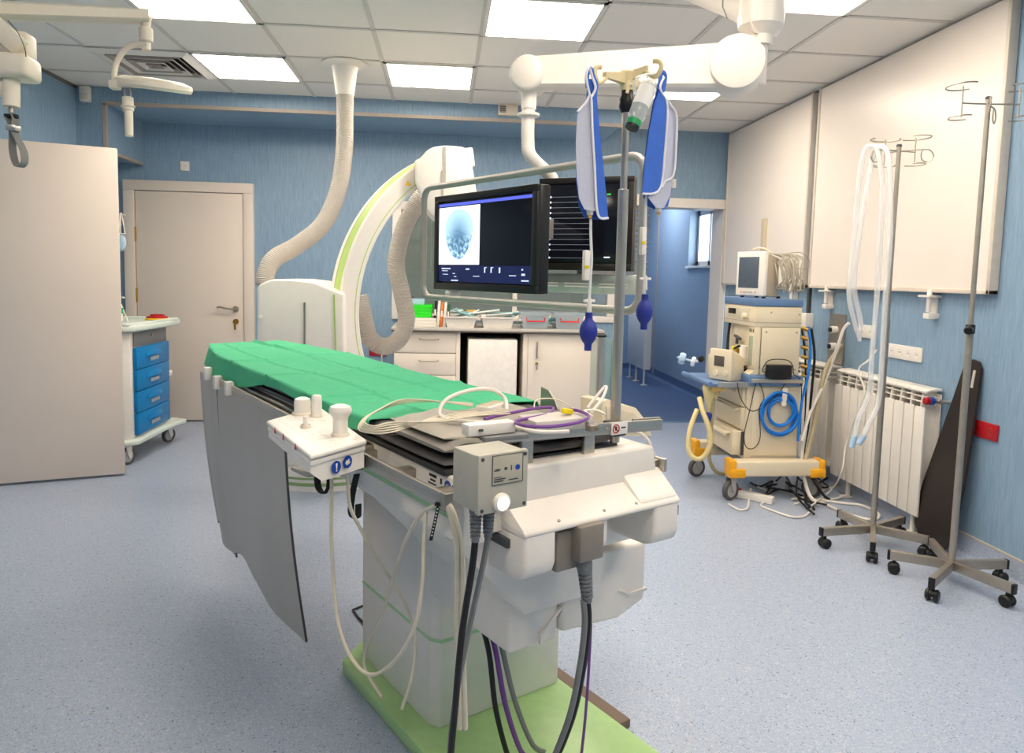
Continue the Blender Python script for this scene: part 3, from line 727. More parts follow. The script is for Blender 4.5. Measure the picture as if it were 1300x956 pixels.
M_boot = mat('grey_rubber_boot', (122, 124, 126), .6)
gland((.70, 1.085, .914), .065, M_boot, 'strain_relief', bxo, .011); gland((.728, 1.085, .914), .062, M_boot, 'strain_relief', bxo, .011)

# drip pole at the table foot
pt = onS(788, 340, 1.268)
iv = thing('drip_pole', 'steel drip pole with three cream hooks standing at the table foot', 'drip pole', TW(pt.x, pt.y, .93), AT)
part('pole', MB().cyl((pt.x, pt.y, .938), (pt.x, pt.y, 1.545), .0125, bev=.001).cyl((pt.x, pt.y, 1.54), (pt.x, pt.y, 1.80), .0085), M_chrome, iv, FT)
part('clamp', MB().bx(pt.x-.02, pt.x+.02, pt.y-.02, pt.y+.024, .955, .99, .004), M_dgrey, iv, FT)
part('height_lock', MB().lathe([(.0, 0), (.012, 0), (.018, .012), (.018, .030), (.014, .038), (.014, .050), (0, .05)], (pt.x, pt.y, 1.722)), M_black, iv, FT)
part('hub', MB().cyl((pt.x, pt.y, 1.772), (pt.x, pt.y, 1.812), .016, .019).sph((pt.x, pt.y, 1.812), .019, (1, 1, .5)), M_hook, iv, FT)
def hook(dx, dy, L, dz):
    d = Vector((dx, dy, 0)).normalized(); b = MB()
    p0 = Vector((pt.x, pt.y, 1.805)); p1 = p0+d*L+Vector((0, 0, dz))
    r = [[(p0+d.cross(Vector((0, 0, 1)))*x*1.0+Vector((0, 0, z))) for x, z in ((-.008, -.02), (.008, -.02), (.008, .008), (-.008, .008))],
         [(p1+d.cross(Vector((0, 0, 1)))*x+Vector((0, 0, z))) for x, z in ((-.005, -.006), (.005, -.006), (.005, .005), (-.005, .005))]]
    b.hull(r)
    b.tube([p1-d*.01, p1+d*.004-Vector((0, 0, .014)), p1+d*.022-Vector((0, 0, .022)), p1+d*.034-Vector((0, 0, .004)), p1+d*.028+Vector((0, 0, .010)), p1+d*.014+Vector((0, 0, .013))], .0055, n=8)
    part('hook', b, M_hook, iv, FT)
    return p1+d*.024-Vector((0, 0, .016))
hk1 = hook(-1, -.12, .082, -.012); hk2 = hook(1, .25, .074, -.012); hk3 = hook(.35, -1, .05, .012)
part('thumb_screw', MB().cyl((pt.x-.008, pt.y-.02, 1.78), (pt.x-.03, pt.y-.035, 1.775), .004).box((pt.x-.036, pt.y-.04, 1.768), (.006, .008, .034), (0, .3, .6), .003), M_hook, iv, FT)

def pressure_bag(pix, dpt, seed, lab, flipx, bulb, front_right):
    """pix gives the outline of the bag on a vertical plane through dpt facing the room's near side"""
    P = lambda x, y, o=0.: onS(x, y, dpt-o)
    o = thing('pressure_bag', lab, 'infusion bag', FT @ P(*bulb), AT, 'pressure infusion bags on the drip pole')
    outl = pix['blue']
    def slabpart(nm, pts, m, o0, o1, bev=.002):
        a = [P(x, y, o0) for x, y in pts]; c = [P(x, y, o1) for x, y in pts]
        part(nm, MB().hull([a, c]), m, o, FT, smooth=.6)
    slabpart('sleeve_back', pix['blue'], M_blueb, -.012, -.004)
    slabpart('fluid_pouch', pix['mesh'], M_mesh, -.004, .016)
    slabpart('sleeve_side', pix['side'], M_blueb, -.002, .020)
    for nm in ('bind', 'bind2'):
        if nm in pix: part('binding', MB().tube([P(x, y, .020) for x, y in pix[nm]], .0028, n=8, sm=4), M_binding, o, FT)
    part('hanging_loop', MB().tube([P(x, y, .004) for x, y in pix['loop']], .006, n=8, sm=5, flat=(.35, 1)), M_blueb, o, FT)
    x, y = pix['port']
    part('port', MB().cyl(P(x, y-10, .004), P(x, y+1, .004), .010, .007), M_offwhite, o, FT)
    part('port_cap', MB().cyl(P(x, y-1, .004), P(x, y+5, .004), .0045), mat('amber_cap'+str(seed), (214, 170, 60), .4), o, FT)
    tb = part('tube', MB().tube([P(a, b, .0) for a, b in pix['tube']], .0032, n=8, sm=4), M_tubew, o, FT)
    gx, gy = pix['gauge']
    g = part('pressure_gauge', MB().box(P(gx, gy, .006), (.0155, .012, .068), None, .003), M_offwhite, o, FT)
    part('gauge_band', MB().box(P(gx+1, gy+2, .0125), (.012, .002, .0065)), mat('yellow_band'+str(seed), (236, 206, 20), .4), g, FT)
    vx_, vy_ = pix['valve']
    part('valve', MB().bar(P(vx_-7, vy_, 0), P(vx_+7, vy_, 0), .006, .006, .002).cyl(P(vx_, vy_-3, 0), P(vx_, vy_+14, 0), .0055), M_offwhite, o, FT)
    bxp, byp = bulb; c = P(bxp, byp, 0)
    L = pix['bulb_h']; 
    prof = [(0, 0), (.0085, 0), (.0085, .012), (.0095, .016)]
    for k in range(1, 12):
        u = k/12; prof.append((.0095+.0115*math.sin(math.pi*u)**.8, .016+(L-.032)*u))
    prof += [(.0095, L-.016), (.0085, L-.012), (.0085, L), (0, L)]
    part('hand_bulb', MB().lathe(prof, (c.x, c.y, c.z-L/2), n=28), M_navy, o, FT)
    return o
L1 = dict(blue=[(746, 100), (755, 100), (757, 135), (762, 180), (767, 230), (772, 276), (758, 279), (742, 277), (735, 262), (731, 230), (732, 170), (733, 142), (744, 128)],
          mesh=[(733, 145), (748, 126), (750, 124), (753, 170), (756, 220), (758, 262), (756, 268), (742, 266), (735, 252), (732, 225), (731, 180)],
          side=[(750, 122), (757, 112), (760, 150), (764, 190), (769, 240), (772, 276), (760, 278), (757, 262), (755, 215), (752, 165)],
          bind=[(733, 142), (744, 130), (750, 122), (752, 165), (755, 215), (757, 258), (761, 276), (772, 277)], bind2=[(750, 124), (756, 112), (752, 98), (748, 86), (744, 98), (749, 122)],
          loop=[(746, 112), (745, 100), (748, 88), (753, 92), (757, 108), (755, 122)], port=(749, 272), tube=[(750, 278), (750, 300), (751, 330), (749, 360), (748, 398)],
          gauge=(744, 337), valve=(748, 382), bulb_h=.088)
pressure_bag(L1, 1.256, 1, 'pressure bag on the left hook, its blue bulb in front of the cupboards', 0, (747, 421), 0)
L2 = dict(blue=[(837, 98), (843, 98), (840, 125), (848, 140), (857, 150), (856, 190), (853, 240), (848, 262), (836, 268), (822, 262), (815, 246), (816, 220), (822, 170), (829, 130)],
          mesh=[(845, 122), (850, 130), (858, 148), (858, 190), (854, 228), (851, 248), (843, 264), (833, 264), (822, 250), (836, 240), (842, 190), (846, 150)],
          side=[(838, 112), (843, 120), (847, 140), (845, 180), (841, 225), (838, 240), (828, 246), (815, 245), (818, 210), (824, 165), (831, 130)],
          bind=[(843, 98), (838, 112), (846, 128), (847, 150), (844, 190), (840, 232), (832, 245), (816, 246)], bind2=[(846, 126), (852, 134), (859, 148), (858, 190), (855, 222), (845, 230), (840, 238)],
          loop=[(838, 112), (838, 100), (841, 92), (845, 96), (843, 110), (840, 120)], port=(836, 268), tube=[(822, 218), (821, 240), (819, 275), (819, 310), (818, 345), (817, 372)],
          gauge=(816, 306), valve=(819, 354), bulb_h=.088)
pressure_bag(L2, 1.28, 2, 'pressure bag on the right hook, its blue bulb in front of the corridor', 0, (818, 396), 1)
bt = thing('infusion_bottle', 'upside-down clear plastic infusion bottle with a green cap on the drip pole', 'bottle', FT @ onS(803, 160, 1.21), AT)
pa, pb = onS(826, 103, 1.21), onS(803, 160, 1.21)
ax = (pb-pa); Lb = ax.length
part('bottle', MB().lathe([(0, 0), (.012, 0), (.0185, .008), (.020, .016), (.020, Lb*.68), (.0195, Lb*.8), (.0135, Lb*.88), (.0135, Lb*.9), (0, Lb*.9)], pa, ax, 24), M_clear, bt, FT)
part('label', MB().lathe([(.0204, Lb*.16), (.0206, Lb*.16), (.0206, Lb*.58), (.0204, Lb*.58)], pa, ax, 24), mat('milky_label', (236, 234, 230), .5), bt, FT)
part('cap', MB().lathe([(0, Lb*.88), (.0165, Lb*.88), (.0165, Lb), (0, Lb)], pa, ax, 24), mat('green_cap', (20, 150, 84), .45), bt, FT)
part('stopper', MB().lathe([(0, Lb), (.0162, Lb), (.0155, Lb*1.05), (0, Lb*1.05)], pa, ax, 24), M_black, bt, FT)
part('hanger_strap', MB().tube([onS(806, 120, 1.195), onS(809, 98, 1.205), hk3, onS(822, 96, 1.21), onS(829, 112, 1.215)], .0032, n=6, flat=(1, .4)), M_clear, bt, FT)

# ================================================================== C-arm
M_cw = mat('c_arm_white', (243, 236, 228), .3, var=.012)
M_lime = mat('lime_inlay', (186, 214, 120), .35)
ca = thing('c_arm', 'white angiography C-arm with a lime inlay on its floor stand', 'x-ray machine', (-.74, 4.85, 0))
cA = R(30); CD = Vector((math.cos(cA), math.sin(cA), 0)); CN = Vector((-math.sin(cA), math.cos(cA), 0)); CC = Vector((.28, 4.76, 1.098)); RO = 1.045
def arc(r0, r1, n0, n1, a0, a1, seg=64, bev=0):
    rings = []
    for k in range(seg+1):
        a = R(a0+(a1-a0)*k/seg); e = CD*math.cos(a)+Vector((0, 0, math.sin(a)))
        if bev: q = [(r0+bev, n0), (r1-bev, n0), (r1, n0+bev), (r1, n1-bev), (r1-bev, n1), (r0+bev, n1), (r0, n1-bev), (r0, n0+bev)]
        else: q = [(r0, n0), (r1, n0), (r1, n1), (r0, n1)]
        rings.append([CC+e*r+CN*n for r, n in q])
    return MB().hull(rings)
cb = part('c_rail', arc(RO-.118, RO, -.085, .085, 100, 258, bev=.008), M_cw, ca)
part('inlay', arc(RO-.004, RO+.0015, -.062, .022, 112, 178), M_lime, cb)
part('edge_seam', arc(RO-.002, RO+.0022, .022, .027, 112, 178), M_grey, cb)
part('pinstripe', arc(RO-.092, RO-.087, -.0865, -.083, 102, 250), M_lime, cb)
# detector housing
ZD = 4.50
dp = [(526, 203), (533, 201), (541, 191), (550, 186), (566, 184), (588, 186), (597, 192), (600, 212), (604, 238), (612, 266), (575, 285), (550, 275), (540, 264), (532, 242), (527, 232)]
def pix_prism(pts, Ya, Yb_, bev, nm, m, par, seg=3):
    q = [atY(x, y, Ya) for x, y in pts]
    b = MB(); b.prism([(p.x, p.z) for p in q], Ya, Yb_, 'y', bev, seg=seg)
    return part(nm, b, m, par)
dh = pix_prism(dp, 4.30, 4.80, .020, 'detector_housing', M_cw, ca)
pix_prism([(563, 186), (566, 186), (566, 236), (563, 236)], 4.294, 4.305, 0, 'seam', mat('seam_grey', (188, 180, 172), .5), dh)
pix_prism([(560, 217), (563, 216), (563, 262), (560, 262)], 4.294, 4.305, 0, 'seam', bpy.data.materials['seam_grey'], dh)
part('warning_mark', MB().prism([(-.018, -.013), (.018, -.013), (0, .018)], 0, .003, 'z', M=Matrix.Translation(atY(518, 233, 4.33)) @ Matrix.Rotation(R(90), 4, 'X')), mat('warning_yellow', (226, 180, 40), .5), cb)
# holder block
hb = pix_prism([(326, 366), (329, 361), (345, 354.5), (372, 355), (398, 358), (425, 369), (436, 373), (437, 480), (326, 480)], 4.09, 4.75, .022, 'holder', M_cw, ca)
pix_prism([(385.5, 384), (387.5, 384), (387.5, 470), (385.5, 470)], 4.082, 4.10, 0, 'seam', M_grey, hb)
pix_prism([(423, 374), (425, 374), (428, 470), (426, 470)], 4.084, 4.10, 0, 'pinstripe', M_lime, hb)
part('bolt', MB().cyl(atY(331, 402, 4.10), atY(331, 402, 4.08), .011), M_offwhite, hb)
part('column', MB().prism([(-1.05, 4.45), (-.62, 4.45), (-.55, 4.7), (-.62, 5.05), (-1.05, 5.05)], .14, .78, 'z', .03), M_cw, ca)
sb = part('stand_base', MB().lathe([(0, 0), (.47, 0), (.47, .10), (.455, .135), (.42, .15), (0, .155)], (-.74, 4.86, 0), n=64), M_cw, ca)
part('base_ring', MB().lathe([(.4705, .035), (.473, .035), (.473, .055), (.4705, .055)], (-.74, 4.86, 0), n=64), mat('sage_ring', (150, 180, 120), .4), sb)
part('base_ring', MB().lathe([(.4705, .075), (.473, .075), (.473, .088), (.4705, .088)], (-.74, 4.86, 0), n=64), bpy.data.materials['sage_ring'], sb)
# tube head at the low end of the arc
e = CD*math.cos(R(255))+Vector((0, 0, math.sin(R(255)))); pc = CC+e*(RO-.16)
part('tube_housing', MB().box(pc+Vector((.06, 0, .02)), (.36, .34, .22), (0, 0, cA), .04), M_cw, ca)
# hoses
def ribbed(pts, r, pitch, depth, sm=None):
    P = catmull(pts, 24); L = sum((P[i+1]-P[i]).length for i in range(len(P)-1))
    n = int(L/pitch*4); cum = [0]
    for i in range(len(P)-1): cum.append(cum[-1]+(P[i+1]-P[i]).length)
    Q = []; j = 0
    for k in range(n+1):
        d = L*k/n
        while j < len(P)-2 and cum[j+1] < d: j += 1
        Q.append(P[j].lerp(P[j+1], (d-cum[j])/max(1e-9, cum[j+1]-cum[j])))
    return MB().tube(Q, r, n=20, sm=1, rfun=lambda u: r*(1-depth*(.5+.5*math.cos(math.pi/2*round(u*n)))))
hz = thing('cable_hose', 'ribbed grey hose dropping from the ceiling to the C-arm stand', 'hose', (-.657, 4.904, 1.25))
part('ceiling_flange', MB().lathe([(0, 0), (.148, 0), (.148, .008), (.12, .014), (.085, .022), (.078, .04), (.058, .20), (0, .20)], (-.657, 4.904, ZC-.005), (0, 0, -1), 40), M_offwhite, hz)
part('hose', ribbed([(-.657, 4.904, 2.50), atY(438, 140, 4.90), atY(437, 190, 4.88), atY(430, 238, 4.82), atY(411, 283, 4.76), atY(378, 311, 4.70), atY(349, 328, 4.62), atY(338, 346, 4.58), atY(336, 362, 4.56)], .056, .0105, .06), M_hose, hz)
h2 = part('cable_hose', ribbed([atY(541, 243, 4.92), atY(527, 262, 4.92), atY(511, 295, 4.94), atY(503, 335, 4.96), atY(510, 372, 4.96), atY(516, 405, 4.96), atY(507, 430, 4.96), atY(488, 440, 4.94), atY(470, 430, 4.92), atY(462, 405, 4.9), atY(456, 375, 4.9)], .060, .0115, .07), M_hose)
tag(h2, 'ribbed grey hose looping under the C-arm head', 'hose')

# ================================================================== monitors on their ceiling boom
M_bezel = mat('black_bezel', (30, 27, 26), .35)
M_frame = mat('silver_grey_tube', (176, 172, 166), .4, .3)
def screen_mat(kind):
    m, nt, b = nmat('screen_'+kind)
    b.inputs['Base Color'].default_value = (.004, .004, .006, 1); b.inputs['Roughness'].default_value = .12
    tc = nt.nodes.new('ShaderNodeTexCoord')
    return m, nt, b
M_scr = mat('dark_screen', (8, 8, 12), .14, emit=(10, 11, 18), estr=.4)
M_xw = mat('xray_background', (240, 244, 248), .2, emit=(226, 240, 250), estr=.75)
def skull_mat():
    m, nt, b = nmat('xray_image')
    N = nt.nodes.new; Lk = nt.links.new
    tc = N('ShaderNodeTexCoord'); sx = N('ShaderNodeSeparateXYZ'); Lk(tc.outputs['UV'], sx.inputs[0])
    def mth(op, a, b_=None):
        n = N('ShaderNodeMath'); n.operation = op
        for i, v in enumerate((a, b_)):
            if v is None: continue
            if isinstance(v, (int, float)): n.inputs[i].default_value = v
            else: Lk(v, n.inputs[i])
        return n.outputs[0]
    u, v = sx.outputs[0], sx.outputs[1]
    # egg-shaped cranium: radius shrinks towards the jaw
    dx = mth('DIVIDE', mth('SUBTRACT', u, .5), mth('ADD', .27, mth('MULTIPLY', mth('SUBTRACT', v, .05), .16)))
    dy = mth('DIVIDE', mth('SUBTRACT', v, .52), .44)
    r = mth('SQRT', mth('ADD', mth('MULTIPLY', dx, dx), mth('MULTIPLY', dy, dy)))
    nz = N('ShaderNodeTexNoise'); nz.inputs['Scale'].default_value = 16; nz.inputs['Detail'].default_value = 6; Lk(tc.outputs['UV'], nz.inputs['Vector'])
    inside = N('ShaderNodeMapRange'); inside.inputs['From Min'].default_value = 1.02; inside.inputs['From Max'].default_value = .93; Lk(r, inside.inputs['Value'])
    deep = N('ShaderNodeMapRange'); deep.inputs['From Min'].default_value = 1.; deep.inputs['From Max'].default_value = .15; Lk(r, deep.inputs['Value'])
    low = N('ShaderNodeMapRange'); low.inputs['From Min'].default_value = .62; low.inputs['From Max'].default_value = .30; Lk(v, low.inputs['Value'])
    tex = mth('MULTIPLY', low.outputs[0], mth('MULTIPLY', mth('SUBTRACT', nz.outputs['Fac'], .38), 1.5))
    d = mth('ADD', mth('MULTIPLY', deep.outputs[0], .30), mth('ADD', tex, .26))
    d = mth('MULTIPLY', d, inside.outputs[0])
    rim = mth('MAXIMUM', mth('SUBTRACT', 1., mth('MULTIPLY', mth('ABSOLUTE', mth('SUBTRACT', r, .95)), 28.)), 0.)
    d = mth('ADD', d, mth('MULTIPLY', rim, .16))
    cr = N('ShaderNodeValToRGB'); e = cr.color_ramp.elements
    e[0].position = 0; e[0].color = lin((236, 244, 250)); e[1].position = 1; e[1].color = lin((20, 36, 52))
    k = e.new(.3); k.color = lin((164, 200, 222)); k = e.new(.6); k.color = lin((84, 122, 150))
    Lk(d, cr.inputs['Fac']); Lk(cr.outputs['Color'], b.inputs['Emission Color']); b.inputs['Emission Strength'].default_value = .75
    b.inputs['Base Color'].default_value = (.02, .02, .02, 1); b.inputs['Roughness'].default_value = .2
    return m
M_xray = skull_mat()
M_uiblue = mat('ui_blue', (70, 80, 170), .3, emit=(74, 84, 190), estr=.7)
M_uinavy = mat('ui_navy', (14, 20, 60), .3, emit=(14, 20, 62), estr=.5)
M_uiwhite = mat('ui_white', (200, 206, 220), .3, emit=(190, 200, 225), estr=.5)
M_uigreen = mat('ui_green', (40, 200, 60), .3, emit=(40, 210, 70), estr=.6)
mf = thing('monitor_boom', 'two dark monitors in a silver tube frame hung from a ceiling arm', 'monitor', (0, 2.7, 1.2))
def monitor(pL, pR, h, nm):
    d = pR-pL; w = Vector((d.x, d.y, 0)).length; ang = math.atan2(d.y, d.x); c = (pL+pR)/2
    M = Matrix.Translation(c) @ Matrix.Rotation(ang, 4, 'Z') @ Matrix.Rotation(R(90), 4, 'X')      # x right, y up, z to the viewer
    o = part(nm, MB().box((0, 0, -.028), (w, h, .05), None, .006), M_bezel, mf, M)
    bz = .028
    part('screen', MB().box((0, .004, -.001), (w-2*bz, h-2*bz-.008, .004), None, .001), M_scr, o, M)
    b = MB()
    for (x0, x1, y0, y1) in ((-w/2, w/2, -h/2, -h/2+bz), (-w/2, w/2, h/2-bz+.004, h/2), (-w/2, -w/2+bz, -h/2+bz, h/2-bz+.004), (w/2-bz, w/2, -h/2+bz, h/2-bz+.004)): b.bx(x0, x1, y0, y1, -.01, .008, .003)
    part('bezel', b, M_bezel, o, M)
    return o, M, w-2*bz, h-2*bz-.008
m1, MM, sw, shh = monitor(atD(553, 307.5, 2.95), atD(683, 305.5, 2.45), .372, 'monitor')
zz = .0022
def quad(M, x0, x1, y0, y1, z, m, par, nm):
    b = MB(); b.bx(x0, x1, y0, y1, z-.0008, z); return part(nm, b, m, par, M, smooth=0)
quad(MM, -sw/2, sw/2, shh/2-.012, shh/2-.001, zz, M_uiblue, m1, 'title_bar')
xo = quad(MM, -sw/2+.002, -sw/2+sw*.475, -shh/2+.068, shh/2-.016, zz, M_xray, m1, 'x_ray_image')
uvl = xo.data.uv_layers.new(name='UVMap')
xs = [v.co for v in xo.data.vertices]; inv = MM.inverted() @ W[xo]
loc = [inv @ c for c in xs]; x0_, x1_ = min(c.x for c in loc), max(c.x for c in loc); y0_, y1_ = min(c.y for c in loc), max(c.y for c in loc)
for p in xo.data.polygons:
    for li in p.loop_indices:
        c = loc[xo.data.loops[li].vertex_index]; uvl.data[li].uv = ((c.x-x0_)/(x1_-x0_), (c.y-y0_)/(y1_-y0_))
quad(MM, -sw/2, sw/2, -shh/2+.001, -shh/2+.064, zz, M_uinavy, m1, 'tool_bar')
b = MB()
rnd = random.Random(5)
for (x, y, w_, h_) in ((-.27, .052, .08, .005), (-.265, .044, .05, .003), (-.26, .03, .045, .003), (-.19, .034, .02, .003), (-.18, .022, .02, .003), (-.10, .05, .03, .006), (-.05, .025, .05, .003), (.02, .04, .008, .02), (.06, .04, .008, .02), (.11, .04, .01, .022), (.02, .058, .02, .003), (.06, .058, .02, .003), (.17, .03, .05, .003), (.24, .05, .01, .006), (.24, .032, .024, .008), (.24, .012, .05, .005), (-.2, .006, .06, .005)):
    b.bx(x, x+w_*.8, -shh/2+y-.002, -shh/2+y-.002+h_*.9, zz, zz+.0006)
part('icons', b, M_uiwhite, m1, MM, smooth=0)
m2, MM2, sw2, sh2 = monitor(atD(684, 288, 3.02), atD(804, 281, 2.86), .375, 'monitor')
b = MB(); q = MB()
for k in range(12):
    y = sh2/2-.045-k*(.0215 if k < 11 else .0225)
    b.bx(-sw2/2+.022, -sw2/2+.20, y-.0008, y+.0008, .0014, .0022); q.bx(-sw2/2+.018, -sw2/2+.026, y-.003, y+.004, .0014, .0024)
part('trace_lines', b, mat('trace_grey', (110, 118, 126), .4, emit=(110, 118, 126), estr=.25), m2, MM2, smooth=0)
part('trace_names', q, M_uiwhite, m2, MM2, smooth=0)
part('status_light', MB().bx(.09, .105, sh2/2-.04, sh2/2-.036, .0014, .0022), M_uigreen, m2, MM2, smooth=0)
part('caption', MB().bx(.085, .11, -sh2/2+.02, -sh2/2+.025, .0014, .0022), M_uiwhite, m2, MM2, smooth=0)
# bumper frame
fl, frr = atD(546, 305, 3.02), atD(824, 303, 2.08); dF = Vector((frr.x-fl.x, frr.y-fl.y, 0)); wF = dF.length; aF = math.atan2(dF.y, dF.x)
MF = Matrix.Translation(((fl.x+frr.x)/2, (fl.y+frr.y)/2, (atD(546, 305, 3.02).z+atD(824, 303, 2.08).z)/2)) @ Matrix.Rotation(aF, 4, 'Z') @ Matrix.Rotation(R(90), 4, 'X')
hw, hh, rc = wF/2, .222, .05
loop = []
for (cx_, cy_, a0) in ((hw-rc, hh-rc, 0), (-hw+rc, hh-rc, 90), (-hw+rc, -hh+rc, 180), (hw-rc, -hh+rc, 270)):
    for k in range(7): loop.append((cx_+rc*math.cos(R(a0+15*k)), cy_+rc*math.sin(R(a0+15*k)), .03))
part('tube_frame', MB().tube(loop, .0125, n=12, sm=1, closed=True), M_frame, mf, MF)
mr = part('mount_rail', MB().bx(-.26, .25, -sh2/2-.125, -sh2/2-.045, -.06, -.03, .006), mat('pale_alu', (196, 202, 196), .35, .6), mf, MM2)
for k in range(3):
    part('slot', MB().bx(-.24+.15*k, -.12+.15*k, -sh2/2-.10, -sh2/2-.095, -.031, -.028), M_offwhite, mr, MM2); part('slot', MB().bx(-.24+.15*k, -.12+.15*k, -sh2/2-.088, -sh2/2-.083, -.031, -.028), M_offwhite, mr, MM2)
bp_ = part('back_plate', MB().bx(-.22, .16, -.14, .14, -.10, -.06, .006), M_frame, mf, MM2)
part('back_bar', MB().bx(-.05, .0, -sh2/2-.12, .2, -.11, -.065, .004), M_frame, bp_, MM2)
part('link_bar', MB().bar(MM @ Vector((.1, 0, -.06)), MM2 @ Vector((-.16, 0, -.09)), .05, .08, .004), M_frame, mf)
for sx_ in (-1,): part('bracket', MB().box((sx_*.42, -hh+.02, .0), (.03, .02, .06), None, .004), M_offwhite, mf, MF)
cpl = MM2 @ Vector((-.16, .12, -.085))
J = atD(672, 97, 2.95)
part('drop_tube', MB().tube([J-Vector((0, 0, .06)), J-Vector((0, 0, .13)), J-Vector((0, 0, .25)), J-Vector((-.015, -.0, .32)), cpl+Vector((-.02, .0, .08)), cpl], .027, n=18), M_offwhite, mf)
part('collar', MB().lathe([(.028, 0), (.046, .006), (.046, .016), (.03, .022)], J-Vector((0, 0, .165))).cyl(J-Vector((0, 0, .13)), J-Vector((0, 0, .055)), .031), M_offwhite, mf)
# ceiling arm
M_armw = mat('arm_white', (240, 232, 222), .32, var=.01)
K = atD(935, 85, 2.75)
am = thing('support_arm', 'big white jointed ceiling arm carrying the monitor frame', 'support arm', K+Vector((.2, .4, -.1)))
d = (K-J); d.normalize(); nrm = Vector((d.y, -d.x, 0)).normalized()
if nrm.y > 0: nrm = -nrm
part('joint_disc', MB().lathe([(0, 0), (.055, .002), (.068, .010), (.072, .02), (.072, .12), (.062, .135), (0, .14)], J+nrm*.07, -nrm, 40), M_armw, am)
part('joint_disc', MB().lathe([(0, 0), (.082, .002), (.097, .008), (.101, .020), (.101, .16), (.09, .175), (0, .18)], K+nrm*.09, -nrm, 44), M_armw, am)
def rect(c, h0, h1, w_, r=.012):
    o = []
    for (a, z) in ((-w_, h0+r), (-w_+r, h0), (w_-r, h0), (w_, h0+r), (w_, h1-r), (w_-r, h1), (-w_+r, h1), (-w_, h1-r)): o.append(c+nrm*a+Vector((0, 0, z)))
    return o
part('arm_beam', MB().hull([rect(J+d*.02, -.052, .070, .045), rect(J+d*.45, -.070, .076, .05), rect(K-d*.02, -.086, .080, .055)]), M_armw, am)
Q = K+(FWD*.06)+RGT*.102
part('spindle', MB().cyl(Q+Vector((0, 0, -.05)), Q+Vector((0, 0, .12)), .032, bev=.005), M_armw, am)
part('knuckle', MB().lathe([(0, 0), (.046, 0), (.048, .035), (.085, .07), (.088, .11), (.085, .24), (0, .24)], Q+Vector((0, 0, .10)), n=32), M_armw, am)
E2 = atD(850, -40, 3.3)
dq = (E2-(Q+Vector((0, 0, .2)))).normalized(); sd = dq.cross(Vector((0, 0, 1))).normalized()
def rc2(c, h, w_): return [c+sd*a*w_+Vector((0, 0, z*h)) for a, z in ((-1, -.6), (-.7, -1), (.7, -1), (1, -.6), (1, .7), (.8, 1), (-.8, 1), (-1, .7))]
q0 = Q+Vector((0, 0, .245))
part('upper_beam', MB().hull([rc2(q0-dq*.04, .09, .080), rc2(q0+dq*.15, .095, .084), rc2(E2, .10, .088)]), M_armw, am)
part('beam_seam', MB().hull([rc2(q0+dq*.146, .0965, .0855), rc2(q0+dq*.152, .0965, .0855)]), M_grey, am)
part('ceiling_column', MB().cyl(E2-Vector((0, 0, .08)), (E2.x, E2.y, ZC), .075, n=32).cyl((E2.x, E2.y, ZC-.03), (E2.x, E2.y, ZC-.004), .16, n=40), M_armw, am)

# ================================================================== swing lamp and second arm at the left
la = thing('swing_lamp', 'cream swing-arm examination lamp at the upper left, its flat head seen edge-on', 'lamp', atD(164, 172, 2.2))
c0, c1 = atD(-60, 12, 1.95), atD(188, 21, 2.2)
dl = (c1-c0).normalized(); sl = dl.cross(Vector((0, 0, 1))).normalized()
def rc3(c, h, w_): return [c+sl*a*w_+Vector((0, 0, z*h)) for a, z in ((-1, -.6), (-.6, -1), (.6, -1), (1, -.6), (1, .6), (.6, 1), (-.6, 1), (-1, .6))]
part('beam', MB().hull([rc3(c0, .024, .03), rc3(c0.lerp(c1, .5), .022, .028), rc3(c1, .019, .025)]), M_cream, la)
hp = atD(185, 30, 2.2)
part('spindle', MB().cyl(hp+Vector((0, 0, .02)), hp-Vector((0, 0, .012)), .018, .012).cyl(hp-Vector((0, 0, .012)), hp-Vector((0, 0, .055)), .020, bev=.003).cyl(hp-Vector((0, 0, .055)), hp-Vector((0, 0, .078)), .013), M_cream, la)
part('gooseneck', MB().tube([atD(187, 57, 2.2), atD(175, 56, 2.2), atD(160, 62, 2.2), atD(149, 77, 2.2), atD(145, 92, 2.2), atD(145, 106, 2.2)], .0085, n=12), M_cream, la)
part('neck_block', MB().box(atD(146, 108, 2.2), (.03, .03, .026), None, .005), M_cream, la)
hc = atD(194, 108, 2.28)
ax_ = Vector((.09, -.20, 1)).normalized()
part('lamp_head', MB().lathe([(0, -.010), (.085, -.010), (.088, -.014), (.110, -.014), (.116, -.004), (.114, .008), (.085, .018), (0, .022)], hc, ax_, 48), M_cream, la)
part('lens', MB().lathe([(0, -.0125), (.084, -.0125), (.084, -.009), (0, -.009)], hc, ax_, 48), M_offwhite, la)
hd = atD(162, 113, 2.2)
hn = part('handle', MB().cyl(atD(163, 128, 2.2), atD(164, 173, 2.2), .0125, .0115).cyl(atD(162, 124, 2.2), atD(163, 141, 2.2), .0155), M_cream, la)
part('handle_ring', MB().cyl(atD(162.6, 135, 2.2), atD(162.7, 136.5, 2.2), .020), M_cream, hn)
part('handle_fork', MB().tube([atD(158, 112, 2.2), atD(158, 120, 2.2), atD(162, 126, 2.2), atD(166, 120, 2.2), atD(164, 112, 2.2)], .0025, n=6), M_steel2, hn)
